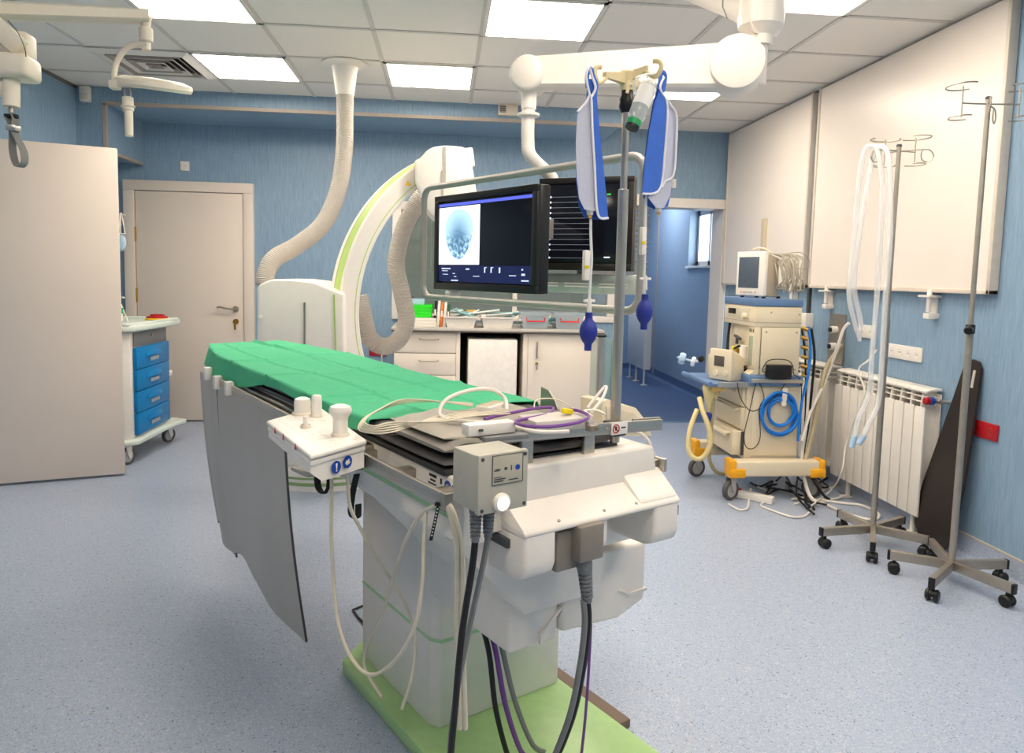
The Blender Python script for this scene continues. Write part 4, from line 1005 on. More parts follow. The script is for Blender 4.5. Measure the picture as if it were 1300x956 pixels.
# second arm with a grey strap
D2 = 1.95
sa = thing('shield_arm', 'cream spring-arm joint at the top left edge, with a grey strap loop below it', 'support arm', atD(12, 135, D2))
pA, pB = atD(-60, -15, 1.9), atD(27, 62, D2); dd = (pB-pA).normalized(); ss = dd.cross(Vector((0, 1, 0))).normalized()
part('spring_beam', MB().bar(pA, pB, .05, .05, .006), M_cream, sa)
part('upper_knuckle', MB().box(atD(20, 60, D2+.03), (.085, .07, .075), (0, 0, .1), .012), M_cream, sa)
part('knuckle', MB().box(atD(12, 86, D2), (.125, .10, .062), (0, 0, .1), .014, 3), M_cream, sa)
part('lower_arm', MB().cyl(atD(14, 98, D2), atD(14, 136, D2), .021).box(atD(-6, 112, D2), (.08, .036, .04), (0, 0, .1), .006), M_cream, sa)
part('pin', MB().cyl(atD(14, 135, D2), atD(14, 143, D2), .006), M_steel2, sa)
part('knob', MB().bar(atD(6, 147, D2), atD(23, 148, D2), .012, .012, .003), M_black, sa)
part('cable', MB().tube([atD(10, 26, D2-.05), atD(22, 40, D2-.05), atD(31, 60, D2-.05), atD(33, 72, D2-.04)], .0012, n=5), M_dgrey, sa)
def band(pts, w_, m, nm, par):
    P = catmull(pts, 8); b = MB(); n_ = Vector((.35, .94, 0)).normalized()
    rings = []
    for i, p in enumerate(P):
        t = (P[min(i+1, len(P)-1)]-P[max(i-1, 0)]).normalized(); nn = t.cross(n_).normalized()
        rings.append([p+n_*w_+nn*.001, p-n_*w_+nn*.001, p-n_*w_-nn*.001, p+n_*w_-nn*.001])
    b.hull(rings); return part(nm, b, m, par)
so_ = thing('strap', 'grey webbing strap loop hanging from the arm at the top left', 'strap', atD(22, 212, D2))
band([atD(9, 148, D2), atD(14, 156, D2), atD(16, 168, D2), atD(16, 190, D2), atD(20, 207, D2), atD(25, 212, D2), atD(31, 206, D2), atD(30, 192, D2), atD(23, 177, D2), atD(18, 165, D2), atD(20, 152, D2), atD(17, 144, D2)], .011, M_grey, 'webbing', so_)
part('buckle', MB().box(atD(17, 163, D2), (.026, .03, .016), None, .003), M_alu, so_)
# ================================================================== carts
M_cartw = mat('warm_white_cart', (232, 228, 222), .4, var=.015)
M_blued = mat('bright_blue_drawer', (0, 124, 190), .4, var=.02)
M_ptop = mat('pale_green_white_top', (214, 224, 216), .4, var=.02)
M_machine = mat('machine_cream', (232, 218, 190), .42, var=.015)
M_mblue = mat('machine_blue', (98, 128, 170), .45, var=.02)
M_yellow = mat('amber_yellow_bumper', (248, 176, 30), .45)
M_wheelg = mat('grey_tyre', (86, 84, 84), .6)
M_wheelh = mat('grey_hub', (178, 178, 176), .5)
M_yhose = mat('yellowed_rubber', (222, 204, 150), .55)
M_bhose = mat('blue_hose', (22, 122, 214), .4)
M_filter = mat('pale_blue_plastic', (170, 200, 224), .35)
M_blkc = mat('black_cable', (24, 24, 26), .5)
M_whtc = mat('white_cable', (236, 230, 220), .45)
M_creamc = mat('cream_cable', (226, 216, 194), .45)
M_purple = mat('purple_cable', (122, 72, 150), .45)
def caster(par, x, y, r, w_=.03, top=None, heading=0., housing=M_grey, extra=None):
    """swivel caster: fork, tyre, hub"""
    top = top or r*2.4; M = Matrix.Translation((x, y, 0)) @ Matrix.Rotation(heading, 4, 'Z')
    b = MB()
    for sy in (-1, 1): b.prism([(-.012, top-.012), (.035, top-.012), (r*.5, r-.01), (r*.3-.0, r-.018), (-.0, r+.02)], sy*(w_/2+.004), sy*(w_/2+.009), 'y')
    b.bx(-.015, .036, -w_/2-.009, w_/2+.009, top-.014, top, .003)
    c = part('caster', b, housing, par, M)
    part('tyre', MB().lathe([(r*.72, -w_/2), (r*.94, -w_/2), (r, -w_/2+.006), (r, w_/2-.006), (r*.94, w_/2), (r*.72, w_/2)], (.012, 0, r), (0, 1, 0), 28), M_wheelg, c, M)
    part('hub', MB().lathe([(0, -w_/2+.003), (r*.72, -w_/2+.003), (r*.72, w_/2-.003), (0, w_/2-.003)], (.012, 0, r), (0, 1, 0), 28), M_wheelh, c, M)
    if extra: part('brake', MB().box((.03, 0, top-.018), (.04, .026, .012), None, .003), extra, c, M)
    return c
# blue drawer trolley at the left
tr = thing('drawer_trolley', 'white medical trolley with four blue drawers standing behind the open door', 'trolley', (-2.34, 5.34, 0))
part('body', MB().prism([(-2.60, 5.02), (-2.14, 5.02), (-2.095, 5.06), (-2.085, 5.12), (-2.085, 5.66), (-2.60, 5.66)], .17, .90, 'z', .004), M_cartw, tr)
topz = .905
b = MB(); b.prism([(-2.64, 4.97), (-2.14, 4.95), (-2.05, 5.02), (-2.03, 5.12), (-2.01, 5.5), (-2.0, 5.74), (-2.05, 5.80), (-2.64, 5.80)], topz, topz+.045, 'z', .014, seg=3)
tt_ = part('top', b, M_ptop, tr)
b = MB(); b.tube([(-2.60, 5.0, topz+.05), (-2.15, 4.99, topz+.05), (-2.07, 5.06, topz+.05), (-2.04, 5.5, topz+.05), (-2.05, 5.74, topz+.05), (-2.6, 5.77, topz+.05)], .010, sm=5); part('rim', b, M_ptop, tt_)
b = MB(); b.prism([(-2.64, 4.98), (-2.12, 4.97), (-2.04, 5.05), (-2.03, 5.5), (-1.98, 5.78), (-2.06, 5.82), (-2.64, 5.80)], .135, .172, 'z', .012, seg=3); part('base_bumper', b, M_ptop, tr)
part('top_panel', MB().bx(-2.087, -2.079, 5.09, 5.66, .795, .895, .002), M_grey, tr)
part('lock', MB().cyl((-2.079, 5.38, .86), (-2.070, 5.38, .86), .010), M_steel2, tr)
zz_ = [.795, .645, .495, .345, .192]
for k in range(4):
    z1, z0 = zz_[k]-.004, zz_[k+1]
    dw = part('drawer', MB().bx(-2.088, -2.062, 5.085, 5.665, z0, z1, .004), M_blued, tr)
    part('handle', MB().grid(lambda u, v: (-2.062+.014*math.sin(math.pi*v*.5)*math.sin(math.pi*u)**.5, 5.24+.27*u, z0+(z1-z0)*.60+.030*(1-v)*math.sin(math.pi*u)**.6-.012*v), 14, 6, .004), M_blued, dw)
    part('label_holder', MB().bx(-2.062, -2.058, 5.31, 5.46, z0+.035, z0+.062, .002), mat('label_holder_grey', (176, 184, 190), .4) if k == 0 else bpy.data.materials['label_holder_grey'], dw)
part('side_panel', MB().bx(-2.58, -2.14, 5.012, 5.022, .20, .55, .003), M_cartw, tr); part('side_panel', MB().bx(-2.58, -2.14, 5.012, 5.022, .56, .87, .003), M_cartw, tr)
lk = part('code_lock', MB().bx(-2.235, -2.165, 5.0, 5.014, .60, .74, .004), mat('taupe', (182, 170, 158), .5), tr)
part('display', MB().bx(-2.225, -2.175, 4.997, 5.001, .685, .715, .001), M_black, lk)
for (x, y) in ((-2.13, 5.04), (-2.10, 5.70), (-2.58, 5.04), (-2.58, 5.70)): caster(tr, x, y, .058, .026, .137, R(65), M_offwhite, M_red)
part('end_hook', MB().bx(-2.10, -2.06, 5.66, 5.72, .52, .56, .004), M_offwhite, tr)
o = thing('sharps_lid', 'red lid with a yellow rim lying on the trolley top', 'lid', (-2.10, 5.60, topz+.058))
part('rim', MB().lathe([(0, 0), (.075, 0), (.082, .008), (.078, .014), (0, .014)], (-2.12, 5.60, topz+.046), n=36), mat('yellow_plastic', (240, 200, 20), .4), o)
part('lid', MB().lathe([(0, .014), (.074, .014), (.072, .026), (.045, .030), (.045, .042), (.020, .044), (0, .044)], (-2.12, 5.60, topz+.046), n=36).box((-2.11, 5.64, topz+.078), (.05, .05, .012), None, .003), M_red, o)
o = thing('soap_bottle', 'small white bottle with a green label at the left end of the trolley top', 'bottle', (-2.29, 5.36, topz+.045))
p = atY(150.5, 400, 5.4)
part('bottle', MB().lathe([(0, 0), (.028, 0), (.030, .006), (.030, .10), (.018, .12), (.012, .125), (.012, .15), (0, .15)], (p.x, 5.4, topz+.046)), M_offwhite, o)
part('label', MB().lathe([(.0305, .055), (.0308, .055), (.0308, .095), (.0305, .095)], (p.x, 5.4, topz+.046)), mat('green_label', (30, 170, 100), .5), o)
part('pump', MB().tube([(p.x, 5.4, topz+.19), (p.x, 5.4, topz+.215), (p.x+.05, 5.38, topz+.215)], .006, sm=1), M_offwhite, o)
o = thing('wire_holder', 'white wire holder with pale blue pouch standing on the trolley, beside the door edge', 'holder', (-2.31, 5.46, topz+.045))
pp = [atY(x, y, 5.45) for x, y in ((162, 403), (150, 374), (149, 330), (150, 300), (153, 270))]
part('upright', MB().tube([(pp[0].x, 5.45, topz+.046)]+pp[1:], .005, sm=4), M_offwhite, o)
b = MB()
for (p0, p1) in (((148, 272), (159, 273)), ((153, 270), (149, 297)), ((154, 270), (159, 297)), ((149, 297), (159, 297)), ((153, 271), (153, 297))): b.cyl(atY(*p0, 5.45), atY(*p1, 5.45), .004, n=8)
part('wire_basket', b, M_offwhite, o)
part('pouch', MB().sph(atY(153, 308, 5.46), .05, (.8, .4, 1.3)), M_filter, o)

# anaesthesia machine
an = thing('anaesthesia_machine', 'cream anaesthesia machine on grey wheels with yellow bumpers by the right wall', 'anaesthesia machine', (2.02, 4.47, 0))
Yn, Yf_ = 4.25, 4.72
part('lower_cabinet', MB().bx(1.862, 2.205, Yn, Yf_, .235, .70, .006), M_machine, an)
part('side_plate', MB().bx(1.90, 2.19, Yn-.006, Yn+.002, .26, .67, .004), M_machine, an)
zd = [(.565, .685), (.42, .555), (.26, .41)]
for k, (za, zb) in enumerate(zd):
    off = .05 if k == 2 else 0.
    d_ = part('drawer', MB().bx(1.842-off, 1.87, Yn+.02, Yf_-.02, za, zb, .004), M_machine, an)
    part('handle', MB().prism([(1.842-off, zb-.008), (1.812-off, zb-.012), (1.806-off, zb-.035), (1.812-off, zb-.036), (1.818-off, zb-.02), (1.842-off, zb-.02)], Yn+.05, Yf_-.05, 'y', .002), M_machine, d_)
part('drawer_gap_shade', MB().bx(1.845, 1.862, Yn+.004, Yn+.014, .262, .41), M_dgrey, an)  # dark strip standing in for the shaded gap beside the pulled-out drawer
part('worktop', MB().bx(1.86, 2.205, Yn-.03, Yf_, .70, .765, .010), M_mblue, an)
part('side_rail', MB().bx(1.87, 2.20, Yn-.045, Yn-.032, .722, .745, .002), M_steel, an)
ty = part('tray', MB().bx(1.625, 1.87, Yn-.01, Yf_+.02, .690, .712, .008), M_mblue, an)
part('tray_edge', MB().cyl((1.625, Yn-.01, .705), (1.625, Yf_+.02, .705), .016), M_mblue, ty)
part('tray_side', MB().bx(1.67, 1.87, Yn-.018, Yn-.008, .688, .722, .002), M_alu, ty)
part('tray_bracket', MB().bx(1.64, 1.72, Yn, Yn+.03, .662, .69, .003), mat('ochre_bracket', (206, 172, 100), .5), ty)
up = part('upper_cabinet', MB().bx(1.925, 2.185, Yn, Yf_, .765, 1.06, .006), M_machine, an)
part('front_column', MB().bx(1.895, 1.94, Yn, Yn+.10, .80, 1.06, .004), M_machine, an)
part('flow_window', MB().bx(1.890, 1.896, Yn+.025, Yn+.075, .82, 1.0, .001), mat('flow_glass', (176, 184, 160), .15), an)
part('ramp', MB().prism([(1.87, .766), (1.94, .766), (1.94, .83)], Yn, Yn+.09, 'y', .003), M_machine, an)
hd_ = part('head', MB().bx(1.890, 2.185, Yn-.002, Yf_+.02, 1.06, 1.185, .006), M_machine, an)
part('head_seam', MB().bx(1.888, 2.187, Yn-.004, Yf_+.021, 1.086, 1.089), M_tan, hd_)
part('display', MB().bx(1.884, 1.891, 4.54, 4.66, 1.125, 1.16, .001), M_black, hd_)
part('display_panel', MB().bx(1.886, 1.892, 4.34, 4.68, 1.10, 1.17, .001), mat('panel_beige', (214, 204, 180), .45), hd_)
part('knob', MB().cyl((1.89, 4.385, 1.12), (1.862, 4.385, 1.12), .020, .018, bev=.003), M_machine, hd_)
for k in range(3): part('gauge_slot', MB().bx(1.8935, 1.896, Yn+.02+.025*k, Yn+.032+.025*k, 1.025, 1.045), M_dgrey, up)
part('top', MB().bx(1.885, 2.19, Yn-.006, Yf_+.02, 1.186, 1.232, .006), M_mblue, an)
for (x, z) in ((1.965, 1.03), (1.965, .80), (2.16, 1.03), (2.16, .80), (2.17, 1.14), (1.99, 1.15)): part('screw', MB().cyl((x, Yn+.001, z), (x, Yn-.003, z), .006), M_tan, an)
# breathing parts in the recess
ab = part('absorber', MB().cyl((1.915, 4.50, .79), (1.915, 4.50, .91), .05, bev=.006), M_clear, an)
part('absorber_base', MB().box((1.895, 4.55, .81), (.075, .12, .08), None, .008), mat('bronze_block', (168, 148, 120), .4, .4), an)
part('canister', MB().cyl((1.91, 4.44, .80), (1.91, 4.44, .93), .035, bev=.004), M_offwhite, an)
part('vaporizer_band', MB().cyl((1.895, 4.53, .875), (1.895, 4.53, .915), .028, bev=.003), mat('vaporizer_yellow', (244, 220, 20), .45), an)
part('valve', MB().cyl((1.90, 4.53, .93), (1.90, 4.53, .985), .010).box((1.895, 4.51, .975), (.02, .09, .016), (.2, 0, 0), .004), M_dgrey, an)
part('corrugated_tube', MB().tube([(1.90, 4.66, 1.065), (1.895, 4.66, 1.0), (1.885, 4.645, .92), (1.882, 4.63, .85)], .009, n=10), M_black, an)
part('absorber_foot', MB().bx(1.87, 1.93, 4.40, 4.62, .766, .785, .004), M_black, an)
# base frame
for (y, x0, x1) in ((4.19, 1.735, 2.34), (4.72, 1.70, 2.30)):
    part('base_beam', MB().bx(x0+.03, x1-.03, y-.045, y+.045, .155, .25, .012, 3), M_machine, an)
    part('bumper', MB().bx(x0, x0+.042, y-.052, y+.052, .15, .258, .012, 3).bx(x0-.002, x0+.10, y-.056, y-.0, .148, .205, .010), M_yellow, an)
    part('bumper', MB().bx(x1-.042, x1, y-.052, y+.052, .15, .258, .012, 3).bx(x1-.095, x1+.002, y-.056, y-.0, .148, .205, .010), M_yellow, an)
part('base_plate', MB().bx(1.86, 2.2, 4.19, 4.72, .20, .24, .006), M_grey, an)
for (x, y, h_) in ((1.755, 4.19, .5), (1.725, 4.71, .3), (2.31, 4.22, 2.2), (2.27, 4.72, 1.0)): caster(an, x, y, .062, .032, .155, h_, M_wheelh)
# patient monitor on the machine
pm = thing('patient_monitor', 'small white patient monitor with a dark screen on top of the anaesthesia machine', 'patient monitor', (2.05, 4.45, 1.232))
pl, pr = Vector((1.905, 4.585)), Vector((1.985, 4.345)); dd_ = pr-pl; an_ = math.atan2(dd_.y, dd_.x); wm = dd_.length
PM = Matrix.Translation((pl.x, pl.y, 1.2325)) @ Matrix.Rotation(an_, 4, 'Z')
part('housing', MB().prism([(.01, .012), (.12, .012), (.11, .25), (.01, .285)], .006, wm-.006, 'x', .008, M=Matrix.Identity(4)), mat('monitor_taupe', (188, 172, 152), .5), pm, PM)
part('front_bezel', MB().bx(0, wm, -.015, .02, .012, .292, .010, 3), M_offwhite, pm, PM)
part('screen', MB().bx(.028, wm-.045, -.018, -.012, .062, .258, .002), mat('slate_screen', (84, 96, 110), .25), pm, PM)
part('soft_keys', MB().bx(.05, .06, -.018, -.014, .030, .040).bx(.075, .16, -.018, -.014, .033, .038, mi=1).bx(.18, .19, -.018, -.014, .03, .04, mi=1), [mat('orange_key', (236, 160, 60), .4), M_tan], pm, PM)
for (x, y) in ((.03, .02), (wm-.03, .02), (.03, .14), (wm-.03, .14)): part('foot', MB().cyl((x, y, 0), (x, y, .013), .012), M_black, pm, PM)
part('carry_handle', MB().tube([(.06, .05, .288), (.09, .05, .312), (.16, .06, .314), (.21, .07, .285)], .006), M_creamc, pm, PM)
def cable(pts, r, m, lab, grp=None, n=8, sm=8, name='cable', fr=I4, closed=False):
    o = part(name, MB().tube(pts, r, n=n, sm=sm, closed=closed), m, None, fr)
    return tag(o, lab, name.replace('_', ' '), grp)
b = MB(); rnd = random.Random(11)
for k in range(12):
    y0 = 4.33+.02*rnd.random(); x0 = 2.10+.014*k
    x0 = 2.045+.012*k
    b.tube([(x0-.02, y0+.05, 1.51), (x0+.02+.02*rnd.random(), y0-.01, 1.47+.03*rnd.random()), (x0+.05*rnd.random(), y0-.03, 1.39+.03*rnd.random()), (x0+.06*rnd.random()+.01, y0-.03+.03*rnd.random(), 1.27+.06*rnd.random()), (x0+.05*rnd.random(), y0+.03, 1.30+.03*rnd.random()), (x0+.06*rnd.random(), y0-.02, 1.36+.04*rnd.random()), (x0+.01, y0+.06, 1.48)], .004, n=6, sm=5)
b.tube([(2.10, 4.36, 1.51), (2.19, 4.32, 1.52), (2.25, 4.32, 1.47), (2.24, 4.33, 1.42), (2.16, 4.33, 1.43)], .003, n=6)
b.tube([(2.2, 4.33, 1.40), (2.23, 4.32, 1.36), (2.20, 4.33, 1.31), (2.16, 4.33, 1.33)], .003, n=6)
tag(part('lead_bundle', b, mat('grey_lead', (188, 180, 160), .5)), 'tangled bundle of grey patient leads draped behind the patient monitor', 'cables', kind='stuff')
for k, x in enumerate((2.205, 2.235)): pass
# ventilator unit on the tray
vu = thing('ventilator_unit', 'small cream portable unit with a dark display on the blue side tray', 'medical device', (1.75, 4.44, .712))
VM = Matrix.Translation((1.735, 4.36, .7135)) @ Matrix.Rotation(R(-60), 4, 'Z')
b = MB(); b.prism([(.0, 0), (.14, 0), (.13, .14), (.05, .185), (.0, .19)], -.075, .075, 'x', .010)
part('housing', b, M_machine, vu, VM)
part('bezel', MB().bx(-.085, .085, -.012, .012, .004, .198, .008), M_machine, vu, VM)
part('display', MB().bx(-.045, .03, -.016, -.010, .09, .155, .002), mat('brown_screen', (92, 84, 80), .3), vu, VM)
part('dial', MB().cyl((.045, -.012, .05), (.045, -.024, .05), .016).cyl((-.03, -.012, .045), (-.03, -.020, .045), .018), M_machine, vu, VM)
part('cap', MB().cyl((.06, .07, .175), (.06, .07, .205), .014).box((.065, .06, .213), (.05, .014, .014), (0, -.5, 0), .003, mi=1), [M_brass, M_black], vu, VM)
part('side_port', MB().bx(-.125, -.078, .02, .08, .02, .155, .008), M_machine, vu, VM)
f1, f2, f3 = atY(890, 458, 4.50), atY(880, 459, 4.52), atY(866, 455, 4.55)
part('filter', MB().cyl(f1, f2, .010, n=14).lathe([(0, -.012), (.030, -.012), (.034, 0), (.030, .012), (0, .012)], f2, f3-f2, 24), mat('white_filter', (222, 230, 242), .35), vu)
part('filter', MB().cyl(f2, f3+(f3-f2)*.45, .008, n=14).lathe([(0, -.02), (.034, -.02), (.040, 0), (.034, .018), (0, .018)], f3, f3-f2, 24), M_filter, vu)
part('coupling', MB().cyl(atY(892, 455, 4.48), atY(888, 457, 4.50), .018), M_black, vu)
# breathing bag and hoses
o = thing('breathing_bag', 'yellowed rubber breathing bag and hose hanging below the side tray', 'breathing bag', (1.66, 4.3, .3))
part('bag', MB().lathe([(0, 0), (.012, 0), (.016, .03), (.045, .10), (.058, .145), (.05, .165), (0, .17)], (1.665, 4.34, .52), (.05, 0, 1), 20), M_yhose, o)
part('neck', MB().lathe([(0, 0), (.020, 0), (.022, .05), (.016, .06), (0, .06)], (1.650, 4.33, .455), (.2, 0, 1), 14), M_navy, o)
part('hose', MB().tube([atY(885, 520, 4.30), atY(876, 545, 4.25), atY(874, 570, 4.22), atY(882, 582, 4.2), atY(893, 580, 4.2), atY(902, 562, 4.2), atY(899, 540, 4.22), atY(892, 522, 4.26), atY(888, 505, 4.32)], .015, n=12), M_yhose, o)
part('hose', MB().tube([atY(906, 490, 4.3), atY(905, 520, 4.32), atY(902, 550, 4.35), atY(900, 580, 4.38), atY(908, 598, 4.40), atY(922, 602, 4.45), atY(945, 600, 4.5)], .012, n=12), mat('olive_hose', (178, 168, 128), .55), o)
# things hung on its side
bh = thing('hose_coil', 'coiled bright blue gas hose hanging on the side of the anaesthesia machine', 'hose', (2.0, 4.2, .38))
cc = atY(990, 524, 4.225)
pts = []
for k in range(5*14):
    a = k/14*2*math.pi; rr = .088+.024*math.sin(k*.21)+.006*((k//14) % 3)
    pts.append((cc.x+rr*math.cos(a)*1.05, 4.228-.010*(k//14 % 3)-.006*(k % 3 == 0), cc.z-.012*math.sin(k*.13)+rr*math.sin(a)*1.12))
part('coil', MB().tube(pts, .0085, n=8, sm=2), M_bhose, bh)
part('lead', MB().tube([atY(1026, 415, 4.32), atY(1029, 440, 4.28), atY(1026, 475, 4.25), atY(1018, 510, 4.22), atY(1014, 548, 4.2), atY(1013, 560, 4.2)], .0085, n=8), M_bhose, bh)
part('tie', MB().grid(lambda u, v: (cc.x+.0+.03*u, 4.207-.004*math.sin(6*v), cc.z+.155-.11*v), 3, 6, .002), M_offwhite, bh)
pa_ = thing('power_adapter', 'black power adapter box on the ledge of the anaesthesia machine', 'power adapter', (1.98, 4.2, .746))
part('box', MB().box((2.035, 4.205, .792), (.15, .05, .085), None, .006), M_black, pa_)
part('cord', MB().tube([(1.96, 4.205, .79), (1.93, 4.2, .80), (1.97, 4.2, .862), (2.08, 4.2, .865), (2.12, 4.2, .83), (2.13, 4.2, .78), (2.18, 4.21, .74), (2.20, 4.22, .6), (2.205, 4.22, .4)], .003, n=6), M_blkc, pa_)
cable([atY(936, 486, 4.22), atY(940, 505, 4.22), atY(952, 521, 4.22), atY(966, 518, 4.21), atY(988, 500, 4.21), atY(998, 484, 4.21)], .0028, M_blkc, 'thin black cable sagging across the drawers of the anaesthesia machine', 'cables on the anaesthesia machine')
cable([atY(960, 484, 4.22), atY(952, 520, 4.22), atY(945, 550, 4.22), atY(947, 567, 4.22), atY(957, 569, 4.22), atY(965, 555, 4.22), atY(964, 520, 4.22), atY(970, 505, 4.22), atY(964, 485, 4.22)], .0028, M_blkc, 'thin black cable looping in front of the cream side panel', 'cables on the anaesthesia machine')
# cable bundle at the right of the machine
for i, (x, r, m, l) in enumerate([(1019, .006, M_blkc, 'black'), (1024, .011, M_offwhite, 'thick white'), (1031, .008, M_blkc, 'outer black')]):
    cable([atY(x-1, 418, 4.34), atY(x+3, 450, 4.30), atY(x+4-2*i, 490, 4.28), atY(x+3-4*i, 540, 4.25), atY(x-2-4*i, 585, 4.22), atY(x-8+10*i, 625, 4.15), atZ(x+6+8*i, 646-6*i, .012)], r, m, l+' hose running down the right side of the anaesthesia machine', 'hoses beside the machine')
for k in range(6): part('gas_connector', MB().cyl(atY(1017, 416+12*k, 4.30), atY(1026, 419+12*k, 4.28), .011, n=10), M_brass, an)
cable([atX(1068, 438, 2.57), atX(1061, 448, 2.52), atY(1050, 465, 4.4), atY(1043, 490, 4.35), atY(1037, 520, 4.3), atY(1030, 555, 4.25), atY(1022, 585, 4.2)], .014, mat('tan_hose', (186, 174, 140), .55), 'tan suction hose from the steel gas plate down behind the machine', None, name='hose')
cable([atX(1078, 410, 2.54), atX(1071, 418, 2.52), atX(1064, 438, 2.5), atY(1053, 470, 4.4), atY(1040, 500, 4.32), atY(1028, 525, 4.25), atY(1018, 560, 4.2)], .010, M_offwhite, 'white gas hose from the steel plate towards the machine', None, name='hose')

# floor cables
cable([atZ(925, 640, .008), atZ(938, 647, .008), atZ(949, 645, .008), atZ(951, 630, .01), atZ(953, 620, .05)], .006, M_whtc, 'white cable curling from the front wheel of the machine', 'white floor cables')
cable([atZ(962, 618, .05), atZ(974, 624, .01), atZ(977, 633, .008), atZ(966, 641, .008), atZ(980, 648, .008), atZ(1005, 656, .008), atZ(1022, 655, .008), atZ(1029, 645, .008), atZ(1022, 638, .008), atZ(1008, 640, .008)], .006, M_whtc, 'white cable snaking across the floor in front of the machine', 'white floor cables')
cable([atZ(1005, 634, .012), atZ(1030, 630, .01), atZ(1050, 620, .01), atZ(1070, 618, .01), atZ(1076, 626, .01), atZ(1062, 633, .01), atZ(1040, 634, .01), atZ(1065, 638, .01), atZ(1095, 642, .01), atZ(1115, 652, .01), atZ(1112, 659, .01), atZ(1095, 658, .01), atZ(1065, 648, .01), atZ(1035, 634, .012)], .008, M_whtc, 'thick white cable looped on the floor before the radiator', 'white floor cables')
cable([atZ(1030, 642, .03), atZ(1055, 622, .03), atY(1068, 600, 4.1), atX(1074, 565, 2.47), atX(1084, 535, 2.46), atX(1098, 500, 2.46), atX(1090, 470, 2.47), atX(1102, 458, 2.5), atX(1113, 444, 2.57)], .005, M_whtc, 'thin white cable rising over the radiator to the wall socket', None)
rnd = random.Random(3)
for i, (x0, y0, x1, y1) in enumerate(((960, 612, 1030, 640), (985, 606, 1035, 645), (975, 622, 1040, 632), (1000, 600, 1055, 612))):
    pts = []
    for k in range(9):
        u = k/8; pts.append(atZ(x0+(x1-x0)*u+rnd.uniform(-14, 14), y0+(y1-y0)*u+rnd.uniform(-9, 9), .012+.006*i))
    cable(pts, .0065, M_blkc, ['black cable tangled under the anaesthesia machine, nearest the power strip', 'black cable looping behind the machine wheel', 'black cable lying across the tangle under the machine', 'black cable leading from the tangle towards the radiator'][i], 'black floor cables')
ps = thing('power_strip', 'white power strip with a red switch on the floor under the machine', 'power strip', atZ(955, 628, 0))
q0, q1 = atZ(932, 624, .03), atZ(982, 634, .03)
part('body', MB().bar((q0.x, q0.y, .0225), (q1.x, q1.y, .0225), .055, .043, .006), M_offwhite, ps)
part('switch', MB().bar((q0.x+.012, q0.y-.003, .047), (q0.x+.042, q0.y-.008, .047), .022, .008, .002), M_red, ps)

# ================================================================== radiators
M_rad = mat('radiator_enamel', (240, 234, 224), .32, var=.01)
def radiator(ya, n, lab, fx=2.50, valve=True, grp='white sectional radiators'):
    z0, z1, w_ = .115, .80, .0875
    o = thing('radiator', lab, 'radiator', (fx+.045, ya+n*w_/2, 0), 0, grp)
    first = None
    for k in range(n):
        y = ya+k*w_
        if first is None:
            b = MB()
            b.prism([(y+.003, z0), (y+w_-.003, z0), (y+w_-.003, z1-.115), (y+w_-.010, z1-.10), (y+.010, z1-.10), (y+.003, z1-.115)], fx, fx+.012, 'x', .003)
            b.prism([(fx+.004, z0+.03), (fx+.09, z0+.03), (fx+.09, z1-.01), (fx+.03, z1-.004), (fx+.012, z1-.03), (fx+.006, z1-.10)], y+w_/2-.004, y+w_/2+.004, 'y', .001)
            b.bx(fx+.03, fx+.085, y+.004, y+w_-.004, z0+.02, z0+.06, .004)
            b.bx(fx+.086, fx+.094, y+.004, y+w_-.004, z0+.02, z1-.03, .002)
            b.prism([(fx+.002, z1-.014), (fx+.03, z1-.002), (fx+.09, z1), (fx+.09, z1-.010), (fx+.03, z1-.014), (fx+.006, z1-.026)], y+.001, y+w_-.001, 'y', .001)
            for zz2 in (z1-.045, z1-.075): b.bx(fx+.010, fx+.075, y+.004, y+w_-.004, zz2-.003, zz2+.003)
            first = part('section', b, M_rad, o)
        else:
            c = first.copy(); COL.objects.link(c); c.parent = o; Mw = W[first] @ Matrix.Translation((0, k*w_, 0)); W[c] = Mw; c.matrix_basis = W[o].inverted() @ Mw
    for yy in (ya+.10, ya+n*w_-.14):
        part('foot', MB().cyl((fx+.05, yy, 0), (fx+.05, yy, z0+.03), .014).bx(fx+.01, fx+.09, yy-.03, yy+.03, 0, .006, .002), M_rad, o)
    if valve:
        v = part('valve', MB().cyl((fx+.05, ya, z1-.06), (fx+.05, ya-.05, z1-.06), .014).cyl((fx+.05, ya-.045, z1-.06), (XR, ya-.045, z1-.06), .009), M_chrome, o)
        part('valve_cap', MB().cyl((fx-.015, ya-.012, z1-.06), (fx+.012, ya-.012, z1-.06), .020, bev=.004), M_red, v)
        part('valve_ring', MB().cyl((fx+.012, ya-.012, z1-.06), (fx+.035, ya-.012, z1-.06), .021, bev=.003), M_bluesign, v)
        part('lower_valve', MB().cyl((fx+.05, ya+.0, z0+.03), (fx+.05, ya-.055, z0+.03), .018, bev=.004), M_offwhite, o)
    return o
radiator(3.505, 10, 'white sectional radiator on the right wall, behind the drip stands')
radiator(4.455, 7, 'white sectional radiator mostly hidden behind the anaesthesia machine', valve=False)
# corridor radiator
co = thing('radiator', 'pale radiator standing in the blue corridor beyond the doorway', 'radiator', (2.55, 9.25, 0), 0, 'white sectional radiators')
b = MB()
for k in range(9): b.bx(2.50, 2.60, 8.84+k*.09, 8.84+k*.09+.083, .20, .90, .008)
part('section_block', b, M_rad, co)
for y in (8.88, 9.25, 9.58): part('foot', MB().cyl((2.53, y, 0), (2.53, y, .21), .012).bx(2.49, 2.57, y-.03, y+.03, 0, .008), M_rad, co)

